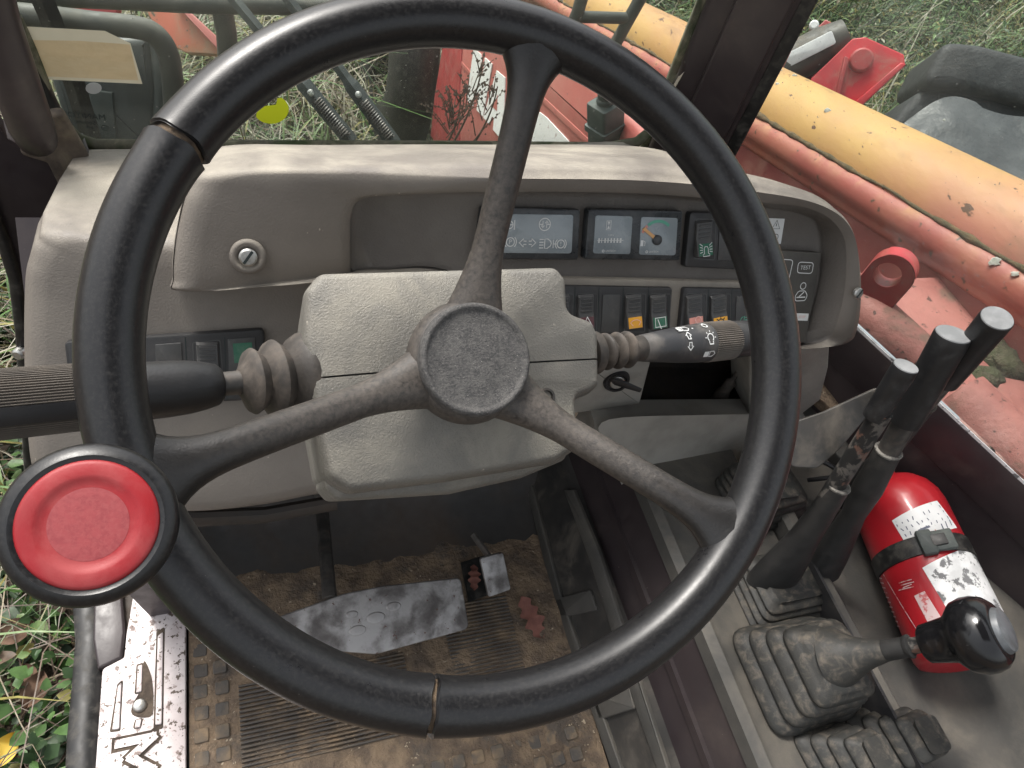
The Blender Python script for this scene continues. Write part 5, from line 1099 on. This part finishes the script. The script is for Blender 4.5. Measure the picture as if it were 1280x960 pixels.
obj('letter', MB().prism([HF.px(x, y, .003) for x, y in ((674, 140), (682, 146), (710, 176), (712, 200), (660, 200), (663, 150), (668, 163))], HF, .0005, .003), X['hoodw'], hd, smooth=0)
# hydraulic valve standing before the cover
vb = Hy(757, 176, 1.0); vt = Hy(757, 100, 1.0)
vv_ = thing('hydraulic_valve', 'grey-green valve body standing by the red cover behind the windscreen', 'valve', tuple(vb))
va_ = nrm(vt - vb); VL = np.linalg.norm(vt - vb); VF = Frame(vb, va_, (1, .4, 0)); k = VL / 76
def vbox(s0, s1, wx, wy, bev=.004): return MB().box(VF, 0, 0, wx * k, wy * k, s0 * k, s1 * k, bev, .006)
obj('base', vbox(-40, 20, 30, 30), X['valve'], vv_); obj('flange', vbox(16, 23, 36, 34, .002), X['valve'], vv_); obj('body', vbox(22, 50, 31, 30), X['valve'], vv_)
obj('neck', MB().lathe([(10 * k, 48 * k), (10 * k, 54 * k), (8.5 * k, 56 * k), (8.5 * k, 64 * k), (12 * k, 66 * k), (13 * k, 71 * k), (9 * k, 73 * k)], vb, va_, 20), X['valve'], vv_)
# tyre-shaped dark form filling the dark area left of the red cover
ty = thing('dark_tyre_form', 'dark rounded front tyre flank beside the red cover', 'tyre', (.52, 1.95, GZ))
TYO = A(.50, 2.72, -.35)
obj('dark_form_body', MB().lathe([(.26, .17), (.34, .17), (.43, .16), (.485, .14), (.50, .10), (.485, .04), (.43, .01), (.34, 0), (.26, .02)], TYO, (1, 0, 0), 48, False), X['seal'], ty, smooth=50)
# twin wiper arms with springs outside the glass
wp = thing('wiper', 'pair of black pantograph wiper arms with coil springs outside the windscreen', 'wiper', tuple(Hy(470, 178, YW + .05)))
for (x0, y0), (x1, y1) in (((283, -12), (440, 178)), ((352, -12), (494, 181))):
    a, b = Hy(x0, y0, YW + .16), Hy(x1, y1, YW + .045); d = nrm(b - a); u = nrm(np.cross(d, A(0, -1, .4))); L = np.linalg.norm(b - a)
    f = Frame(a, nrm(np.cross(u, d)), u)
    obj('arm', MB().tube([a, a + (b - a) * .55, a + (b - a) * .6, b], [(.0065, .004), (.0065, .004), (.0095, .006), (.0095, .006)], 4, up=u), X['wiperm'] if 'wiperm' in X else X['lampbox'], wp, smooth=0)
    nf = nrm(np.cross(d, u)); nf = nf if nf[1] < 0 else -nf; coil = []
    for k in range(150):
        t = .70 + .26 * k / 150; q = k / 150 * 2 * math.pi * 17; coil.append(a + (b - a) * t + nf * (.008 + .0035 * math.cos(q)) + u * .0055 * math.sin(q))
    obj('spring', MB().tube(coil, .0011, 5), X['stem'], wp)
    obj('rivet', MB().lathe([(.004, 0), (.004, .003), (.002, .004)], a + (b - a) * .66 + nf * .006, nf, 12), X['screw'], wp)
# work lamp housing with tubular guard at the left
YL = 1.05
lm = thing('work_lamp', 'dark work lamp housing seen from behind at the lower left of the windscreen', 'work lamp', tuple(Hy(130, 178, YL)))
LFr = Frame(Hy(120, 110, YL), (-.1, -1, .35))
obj('housing', MB().prism(rpoly([(*LFr.px(x, y), .012) for x, y in ((48, 52), (188, 46), (196, 110), (193, 190), (90, 190))], .012, 4), LFr, -.10, 0, .012), X['lampbox'], lm, smooth=50)
obj('rim', MB().tube([LFr.W(178, 44, -.01), LFr.W(191, 48, -.012), LFr.W(197, 70, -.01), LFr.W(200, 110, -.01), LFr.W(199, 190, -.01)], [.008, .010, .010, .010, .010], 12), X['valve'], lm, smooth=60)
obj('mount_plate', MB().prism([LFr.px(x, y, .006) for x, y in ((110, 112), (140, 116), (146, 176), (122, 176))], LFr, 0, .006, .002), X['valve'], lm)
obj('mount_arm', MB().tube([Hy(40, -30, YL - .05), Hy(62, 20, YL - .05), Hy(95, 110, YL - .05), Hy(120, 190, YL - .05)], [(.013, .007)] * 4, 4), X['seal'], lm, smooth=0)
gd_ = thing('lamp_guard', 'grey tubular guard bent over the work lamp', 'guard tube', tuple(Hy(218, 130, YL)))
gp_ = [Hy(x, y, YL - .02) for x, y in ((-40, 14), (40, 20), (120, 29), (168, 34))] + [Hy(x, y, YL - .02) for x, y in ((192, 42), (208, 62), (214, 88), (217, 120), (219, 190))]
obj('tube', MB().tube(crom(gp_, 50, False), .0145, 16), X['tubeg'], gd_, smooth=60)
gg = thing('screen_guard', 'grey-green tubular guard frame across the front beyond the windscreen', 'guard tube', tuple(Hy(270, 60, 1.35)))
obj('cross_tube', MB().tube(crom([Hy(x, y, 1.35) for x, y in ((20, -7), (160, 0), (260, 5), (330, 6), (420, 8), (520, 2))], 24, False), .016, 14), X['tubeg'], gg, smooth=60)
obj('upright_tube', MB().tube([Hy(276, 5, 1.36), Hy(283, 40, 1.36), Hy(286, 90, 1.36)], .018, 14), X['tubeg'], gg, smooth=60)
rg = thing('mirror_bracket', 'dark tubular bracket loop in front of the yellow boom', 'bracket', tuple(Hy(760, 40, .98)))
obj('tube', MB().tube([Hy(735, -30, .95), Hy(722, 16, .95), Hy(690, 90, .95)], .009, 12), X['tubeg'], rg, smooth=60)
obj('tube', MB().tube([Hy(816, -30, .95), Hy(786, 24, .95), Hy(750, 90, .95)], .009, 12), X['tubeg'], rg, smooth=60)
obj('tube', MB().tube([Hy(722, 21, .95), Hy(790, 23, .95)], .008, 12), X['tubeg'], rg, smooth=60)
# red attachment plates ahead left
fa = thing('fork_carriage', 'orange-red sloped fork carriage plates lying ahead of the machine', 'fork carriage', tuple(Hy(230, 60, 2.0)))
def plate_px(pts, Y, n, th, m, nm, par, px0):
    f = Frame(Hy(*px0, Y), n); return obj(nm, MB().prism([f.px(x, y) for x, y in pts], f, -th, 0, .004), m, par, smooth=30)
X['orang'] = mat('orange_red_paint', (.50, .13, .075), (.40, .17, .09), 6, rough=.55, dust=(.3, .24, .16), dsc=7, dlo=.45, dhi=.6, damt=.7, speck=(.12, .09, .06), ssc=50, slo=.62)
plate_px([(186, -30), (215, 0), (222, 8), (280, 58), (277, 68), (232, 66), (206, 52), (180, 10)], 2.0, (-.5, -.7, .6), .03, X['orang'], 'plate', fa, (230, 40))
plate_px([(216, 2), (224, 2), (282, 56), (279, 68), (272, 62)], 1.97, (-.3, -.6, .6), .02, X['brite'] if False else X['hood'], 'plate_edge', fa, (250, 35))
plate_px([(60, -20), (150, -10), (146, 16), (128, 22), (60, 12)], 2.1, (-.2, -.8, .6), .03, X['brite'], 'red_guard', fa, (110, 4))
# cylinder mount beyond the boom
cm = thing('cylinder_mount', 'bright red pivot plates and grey ram standing beyond the boom', 'cylinder mount', tuple(Hx(1060, 110, 1.55)))
MF = Frame(Hd(1075, 85, 2.15), nrm(A(-.62, -.62, .5)))
def mp(pts, h=0): return [MF.px(x, y, h) for x, y in pts]
obj('pivot_plate', MB().prism(rpoly(mp([(1014, 98), (1066, 48), (1082, 46), (1130, 68), (1132, 82), (1078, 132), (1060, 175), (1000, 150)]), .008, 3), MF, -.05, 0, .004), X['brite'], cm)
obj('plate_rib', MB().prism(mp([(1068, 128), (1126, 78), (1133, 80), (1076, 134)], .03), MF, -.03, .03, .004), X['brite'], cm)
obj('gusset', MB().prism(mp([(1044, 118), (1056, 70), (1061, 72), (1050, 122)], .03), MF, -.03, .03, .003), X['lug'], cm)
obj('pivot_boss', MB().lathe([(.034, -.02), (.034, .016), (.028, .022), (.01, .023)], MF.W(1076, 76), MF.n, 24), X['lug'], cm)
obj('rear_plate', MB().prism(mp([(975, 80), (1032, 24), (1062, 40), (1060, 90), (1000, 160)], -.13), MF, -.18, -.13, .004), X['lug'], cm)
ra, rb_ = MF.W(975, 86, -.07), MF.W(1058, 44, -.07)
obj('ram_barrel', MB().tube([ra, ra * .35 + rb_ * .65, rb_], [.062, .062, .05], 24), X['ramgrey'], cm, smooth=60)
rf = Frame(ra * .72 + rb_ * .28 + nrm(EYE - ra) * .064, nrm(EYE - ra), rb_ - ra)
pl_ = MF.at(1008, 74, .012); pd = nrm(rb_ - ra); obj('pale_label', MB().box(Frame(ra * .60 + rb_ * .40 + nrm(EYE - ra) * .0625, nrm(EYE - ra), pd), 0, .012, .17, .040, -.01, .004, .002, .008), X['label'], cm)
obj('bolt', MB().lathe([(.015, 0), (.015, .02), (.01, .024)], MF.W(1017, 33, -.12), MF.n, 10), X['label'], cm)
plate_px([(962, 110), (966, 84), (990, 38), (1004, 22), (996, 50), (980, 84), (985, 115)], 1.5, (-.5, -.8, .3), .03, X['brite'], 'red_strip', cm, (978, 60))
# seat and jacket reflection in the side glass, built as solids beyond the boom
SF = Frame(Hd(1220, 120, 2.4), nrm(A(-.5, -.62, .6)))
st_ = thing('seat_reflection', 'black rounded seat-like cushion lying beyond the boom at far right', 'cushion', tuple(Hd(1220, 170, 2.6)))
obj('upper_reflection', MB().prism(rpoly([(*SF.px(x, y), r) for x, y, r in ((1152, 108, .05), (1182, 50, .05), (1225, 54, .06), (1340, 84, .05), (1340, 150, .05), (1255, 122, .04), (1200, 108, .05))], .04, 6), SF, -.3, 0, .03), X['blackf'], st_, smooth=60)
obj('lower_reflection', MB().prism(rpoly([(*SF.px(x, y, -.06), .05) for x, y in ((1110, 158), (1150, 112), (1215, 115), (1340, 140), (1340, 300), (1180, 260))], .05, 6), SF, -.4, -.06, .03), X['blackf'], st_, smooth=60)
sh = thing('grey_reflection', 'crumpled grey plastic sheeting under the black cushion beyond the boom', 'sheeting', tuple(Hd(1220, 220, 2.3)))
rows = []
for i in range(26):
    L = []
    for j in range(46):
        x = 1105 + j * 8.2; y0_ = 142 + 34 * math.exp(-j / 5.) - 26 * math.exp(-((j - 10) / 6) ** 2) + (4 if j > 14 else 0); y = y0_ + i * 6.5
        L.append(Hd(x, y, 2.32 - .012 * i + .022 * NZ.fractal(Vector((j * .16, i * .16, 1)), 1, 2, 2)))
    rows.append(L)
obj('sheet', MB().sheet(rows), X['greyf'], sh, smooth=80)

# ================================================================ STICKERS ON THE WINDSCREEN
WF2 = Frame(WS.P(0, 0, .0005), WS.n)
pp = thing('paper_notice', 'water-stained brown paper taped inside the windscreen at upper left', 'notice', tuple(WF2.W(105, 70)))
def wq(pts, h): return [WF2.px(x, y, h) for x, y in pts]
def wsheet(nm, pts, m, h=.0006): return obj(nm, MB().flat(wq(pts, h), WF2, h), X[m], pp, smooth=0)
wsheet('stained_sheet', [(36, 50), (100, 51), (162, 55.5), (173, 100.5), (57, 95.5)], 'paper')
wsheet('pale_strip', [(30, 33), (131, 38.5), (163, 54), (162, 55.5), (100, 51), (36, 50)], 'papert')
wsheet('pale_edge', [(162, 55.5), (163, 54), (178, 105), (173, 100.5)], 'papert'); wsheet('pale_edge', [(173, 100.5), (178, 105), (53, 99), (57, 95.5)], 'papert'); wsheet('pale_edge', [(30, 33), (36, 50), (57, 95.5), (53, 99)], 'papert')
ys_ = tag(obj('yellow_sticker', MB().flat(wq([(300, 140)] + [(339 + 22 * math.cos(q), 137 + 18 * math.sin(q)) for q in np.linspace(-.95, 2.6, 22)] + [(322, 130), (330, 133), (345, 131), (347, 123)], .001)[1:], WF2, .0006), X['yellow'], loc=WF2.W(340, 138), smooth=0), 'bright yellow round sticker on the windscreen below the rim', 'sticker')
gs = tag(obj('round_sticker', MB().prism([WF2.px(117 + 10 * math.cos(q), 110.5 + 7 * math.sin(q), .001) for q in np.linspace(0, 6.28, 24)[:-1]], WF2, .0003, .001), X['greyf2'] if 'greyf2' in X else mat('pale_grey_sticker', (.42, .43, .42), rough=.6), loc=WF2.W(117, 110), smooth=0), 'small pale grey round sticker under the paper notice', 'sticker')
mk = MB(); fk = WF2.at(104, 145, .001, -.05)
k = np.linalg.norm(WF2.W(126, 145) - WF2.W(80, 145)) / 3.6
mk.text('MANITOU', k * .95, fk, 0, 0, 0, sx=-1); fk2 = WF2.at(107, 153, .001, -.05); mk.text('Securit', k * .7, fk2, 0, 0, 0, sx=-1); fk3 = WF2.at(112, 160, .001, -.05); mk.text('43R', k * .5, fk3, 0, 0, 0, sx=-1)
fk4 = WF2.at(131, 160, .001); mk.stroke(circ(0, 0, k * .32, 14), k * .06, fk4, 0, True); mk.text('E2', k * .35, fk4, 0, 0, 0, sx=-1)
tag(obj('etched_glass_mark', mk, X['etch'], loc=fk.o, smooth=0), 'mirrored dark maker mark etched low on the windscreen', 'glass mark')

# ================================================================ GROUND AND PLANTS
gm = MB(); nx = 90; ny = 90; gx = np.concatenate([np.linspace(-60, -3, 12), np.linspace(-2.8, 9, 66), np.linspace(9.5, 60, 12)]); gy = np.concatenate([np.linspace(-40, -1, 10), np.linspace(-.8, 9, 66), np.linspace(9.5, 120, 14)])
def gz(x, y): return GZ + .05 * NZ.fractal(Vector((x * .9, y * .9, 0)), 1, 2, 4) + .02 * NZ.noise(Vector((x * 5, y * 5, 2))) + (.06 * max(0, math.hypot(x - 1, y) - 3.0) if math.hypot(x - 1, y) < 12 else .54)
gm.sheet([[A(x, y, gz(x, y)) for x in gx] for y in gy])
kind(obj('ground', gm, X['soil'], smooth=80), 'structure')
def leaf_cloud(name, pts, sizes, mats, label=None, droop=.5, seed=1, broad=.55, sink=.0):
    """many folded leaves: pts (n,3) positions, one material index each"""
    r = np.random.default_rng(seed); n = len(pts); yaw = r.uniform(0, 2 * np.pi, n); pit = r.normal(.15, droop, n); rol = r.normal(0, .5, n)
    ex = np.stack([np.cos(yaw) * np.cos(pit), np.sin(yaw) * np.cos(pit), np.sin(pit)], 1)
    s0 = np.stack([-np.sin(yaw), np.cos(yaw), np.zeros(n)], 1); up = np.cross(ex, s0); ey = s0 * np.cos(rol)[:, None] + up * np.sin(rol)[:, None]; ez = np.cross(ex, ey)
    S = sizes[:, None]; Wd = S * broad
    P0 = pts; P1 = pts + ex * S * .38 + ey * Wd * .5 + ez * S * .10; P2 = pts + ex * S * .8 + ey * Wd * .28 + ez * S * .02; P3 = pts + ex * S - ez * S * .08
    P4 = pts + ex * S * .8 - ey * Wd * .28 + ez * S * .02; P5 = pts + ex * S * .38 - ey * Wd * .5 + ez * S * .10; PM = pts + ex * S * .45
    V = np.stack([P0, P1, P2, P3, P4, P5, PM], 1).reshape(-1, 3); b = (np.arange(n) * 7)[:, None]
    F = np.concatenate([b + np.array([[0, 1, 6]]), b + np.array([[1, 2, 6]]), b + np.array([[2, 3, 6]]), b + np.array([[3, 4, 6]]), b + np.array([[4, 5, 6]]), b + np.array([[5, 0, 6]])], 1).reshape(-1, 3)
    return V, F, np.repeat(mats, 6)
def blades(pts, ht, wdt, mats, seed=2, lean=.5, curl=.5):
    r = np.random.default_rng(seed); n = len(pts); yaw = r.uniform(0, 2 * np.pi, n); L = np.abs(r.normal(lean, .35, n))
    d = np.stack([np.cos(yaw), np.sin(yaw), np.zeros(n)], 1); s = np.stack([-np.sin(yaw), np.cos(yaw), np.zeros(n)], 1); V = []
    z = np.array([0, 0, 1.]); H_ = ht[:, None]; W_ = wdt[:, None]; L = L[:, None]
    for t, ww in ((0, 1), (.4, .9), (.75, .6)):
        c = pts + z * H_ * (t - curl * .45 * t ** 3 * L) + d * H_ * L * t ** 1.7; V += [c + s * W_ * ww * .5, c - s * W_ * ww * .5]
    V.append(pts + z * H_ * (1 - curl * .45 * L) + d * H_ * L)
    V = np.stack(V, 1).reshape(-1, 3); b = (np.arange(n) * 7)[:, None]
    F = np.concatenate([b + np.array([q]) for q in ([0, 1, 3], [0, 3, 2], [2, 3, 5], [2, 5, 4], [4, 5, 6])], 1).reshape(-1, 3)
    return V, F, np.repeat(mats, 5)
def bulk(name, parts, label=None, loc=(0, 0, 0)):
    V = []; F = []; Mi = []; b = 0
    for v, f, m in parts: V.append(v); F.append(f + b); Mi.append(m); b += len(v)
    V = np.concatenate(V) - A(*loc); F = np.concatenate(F); Mi = np.concatenate(Mi)
    me = bpy.data.meshes.new(name); me.vertices.add(len(V)); me.vertices.foreach_set('co', V.astype(np.float32).ravel())
    me.loops.add(F.size); me.loops.foreach_set('vertex_index', F.astype(np.int32).ravel()); me.polygons.add(len(F))
    me.polygons.foreach_set('loop_start', np.arange(0, F.size, 3, dtype=np.int32)); me.polygons.foreach_set('loop_total', np.full(len(F), 3, np.int32))
    for m in X['lf']: me.materials.append(m)
    me.polygons.foreach_set('material_index', Mi.astype(np.int32)); me.polygons.foreach_set('use_smooth', np.ones(len(F), bool)); me.update(calc_edges=True); me.validate()
    o = bpy.data.objects.new(name, me); COL.objects.link(o); o.location = loc; return o
GZv = lambda P2: np.array([gz(x, y) for x, y in P2])
def scatter(n, x0, x1, y0, y1, zlo, zhi, seed, keep=None, zpow=1.5):
    r = np.random.default_rng(seed); P2 = np.stack([r.uniform(x0, x1, n), r.uniform(y0, y1, n)], 1)
    if keep is not None: P2 = P2[[keep(x, y) for x, y in P2]]
    z = GZv(P2) + zlo + (zhi - zlo) * r.uniform(0, 1, len(P2)) ** zpow; return np.column_stack([P2, z])
def pick(n, w, seed): return np.random.default_rng(seed).choice(len(X['lf']), n, p=np.array(w) / sum(w))
def clump(x, y, f=1.6, s=0): return NZ.noise(Vector((x * f, y * f, s)))
# left of the door: ivy-like leaves over dead stems
R1 = (-1.7, -.24, -.4, 3.0)
p = scatter(26000, *R1, .0, .16, 11, lambda x, y: clump(x, y, 2.3) > -.34)
s = np.abs(np.random.default_rng(1).normal(.023, .010, len(p))) + .009
parts = [leaf_cloud('x', p, s, pick(len(p), (6, 7, 1.2, .2, 0, .9, 0), 1), seed=21, broad=.75)]
p = scatter(2600, *R1, .0, .05, 12); parts.append(blades(p, np.abs(np.random.default_rng(2).normal(.22, .09, len(p))) + .05, np.full(len(p), .0035), pick(len(p), (.8, .6, .4, .5, 1.2, 6, .8), 2), seed=22, lean=1.3, curl=1.2))
p = scatter(220, -1.4, -.4, .6, 3.0, .0, .1, 13); parts.append(blades(p, np.abs(np.random.default_rng(3).normal(.4, .12, len(p))), np.full(len(p), .007), pick(len(p), (2, .5, 3, 2, 1, 0, 1), 3), seed=23, lean=.9, curl=.9))
kind(bulk('ground_cover', parts), 'stuff')
# ahead: pale dry grass
hk = lambda x, y: not (x > .55 and y < 2.2)
p = scatter(26000, -1.6, 1.2, 1.5, 5.2, 0, .1, 14, hk); r3 = np.random.default_rng(4)
parts = [blades(p, np.abs(r3.normal(.30, .10, len(p))) + .06, np.abs(r3.normal(.006, .002, len(p))) + .002, pick(len(p), (1.2, .5, 2, 1.2, 2.6, .6, 3.2), 4), seed=24, lean=.9, curl=.9)]
p = scatter(2600, -1.6, 1.2, 1.5, 5.2, .02, .2, 15, hk); parts.append(leaf_cloud('x', p, np.abs(r3.normal(.05, .02, len(p))) + .015, pick(len(p), (4, 3, 2, 1, 0, .5, 0), 5), seed=25))
kind(bulk('dry_grass', parts), 'stuff')
# right: rank green-yellow weeds in tufts
p = scatter(80000, 1.3, 8.5, .3, 8.5, 0, .15, 16, lambda x, y: y > .55 * x - 1.2 and clump(x, y, 1.3, 4) > -.5); r4 = np.random.default_rng(5)
hgt = np.abs(r4.normal(.42, .16, len(p))) * (1 + .9 * np.array([clump(x, y, 1.1, 7) for x, y, _ in p])) + .05
yl = np.array([clump(x, y, .9, 9) for x, y, _ in p]); mi = np.where(yl > .12, pick(len(p), (1.5, .6, 1.5, 4, 2, .4, .7), 6), pick(len(p), (3.5, 4, 1.5, 1, 1, .8, .5), 7))
parts = [blades(p, hgt, np.abs(r4.normal(.0055, .002, len(p))) + .002, mi, seed=26, lean=.8, curl=.8)]
p = scatter(110000, 1.3, 8.5, .3, 8.5, .05, .75, 17, lambda x, y: y > .55 * x - 1.2 and clump(x, y, 1.3, 4) > -.3, 1.2)
yl = np.array([clump(x, y, .9, 9) for x, y, _ in p]); mi = np.where(yl > .12, pick(len(p), (2, .6, 2, 4, 1, .4, .3), 8), pick(len(p), (4, 4, 1.5, .7, .2, .8, .1), 9))
parts.append(leaf_cloud('x', p, np.abs(r4.normal(.022, .010, len(p))) + .008, mi, seed=27, broad=.42))
p = scatter(160, 1.6, 7.5, .8, 7.5, 0, .1, 18, lambda x, y: y > .55 * x - 1.0)
parts.append(blades(p, np.abs(r4.normal(1.05, .25, len(p))), np.full(len(p), .010), pick(len(p), (0, 0, 1, 1, 3, .5, 4), 10), seed=28, lean=.8, curl=.6))
kind(bulk('rank_weeds', parts), 'stuff')
# dry weed stalk against the red cover
def weed(px, py, top, Y, nbr, label, seed):
    r = np.random.default_rng(seed); b = Hy(px, py, Y); t = Hy(*top, Y); wt = thing('dry_weed', label, 'weed', tuple(b), 'dry weed stalks by the red cover'); mb = MB(); sd_ = MB()
    mid_ = b * .5 + t * .5 + A(.01, 0, 0); path = bez(b, mid_ + (mid_ - (b + t) / 2), t, 9); mb.tube(path, [.0028 * (1 - .07 * i) for i in range(9)], 5)
    for k in range(nbr):
        f = r.uniform(.12, .97); p = b + (t - b) * f; dr = nrm(A(r.normal(0, 1), r.normal(0, .6), .9 + r.uniform(0, 1))); L = .07 * (1.15 - f) + .02; q = p + dr * L; mb.tube([p, (p + q) / 2 + A(0, 0, .004), q], [.0014, .001, .0007], 4)
        for j in range(6):
            c = p + (q - p) * r.uniform(.3, 1.02) + r.normal(0, .003, 3); rr2 = r.uniform(.0016, .0034); sd_.add([c + A(rr2, 0, 0), c + A(-rr2, 0, 0), c + A(0, rr2, 0), c + A(0, -rr2, 0), c + A(0, 0, rr2 * 1.3), c + A(0, 0, -rr2)], [(0, 2, 4), (2, 1, 4), (1, 3, 4), (3, 0, 4), (2, 0, 5), (1, 2, 5), (3, 1, 5), (0, 3, 5)])
    obj('stem', mb, X['lf'][5], wt, smooth=60); kind(obj('seed_heads', sd_, X['seed'] if 'seed' in X else X['lf'][5], wt, smooth=0), 'stuff')
weed(562, 186, (604, 78), 1.25, 15, 'tall dry brown weed stalk before the lettering', 31)
weed(552, 190, (576, 118), 1.2, 20, 'shorter bushy dry weed left of the lettering', 32)
weed(585, 190, (622, 108), 1.28, 9, 'leaning thin dry weed crossing the letter strokes', 33)
# single leaves on the ground at the left that stand out
def flatleaf(px, py, s, rot, m, label, grp, z=.06, nm='dead_leaf'):
    p = Hz(px, py, GZ + z); fr = Frame(p, (.15, -.25, 1), (math.cos(rot), math.sin(rot), 0)); o = [(s * (t - .5), s * .33 * math.sin(math.pi * t) ** .8) for t in np.linspace(0, 1, 12)]
    mb = MB().sheet([[fr.P(x, y, .012 * s / .06) for x, y in o], [fr.P(x, 0, 0) for x, _ in o], [fr.P(x, -y, .010 * s / .06) for x, y in o]]); tag(obj(nm, mb, m, loc=p, smooth=60), label, 'leaf', grp)
flatleaf(6, 938, .075, 1.1, X['yleaf'], 'bright yellow fallen leaf at the lower left corner', None, .10, 'yellow_leaf')
for px, py, s, rt, lab in ((18, 790, .085, .4, 'large grey-brown dead leaf under the red knob'), (36, 842, .05, 2., 'small brown dead leaf among green leaves left of the sill plate'), (44, 862, .08, 1.2, 'grey curled dead leaf at the sill edge'), (72, 580, .06, .2, 'brown dead leaf near the dash corner beside green leaves')):
    flatleaf(px, py, s, rt, X['deadleaf'], lab, 'dead leaves on the ground', .10)
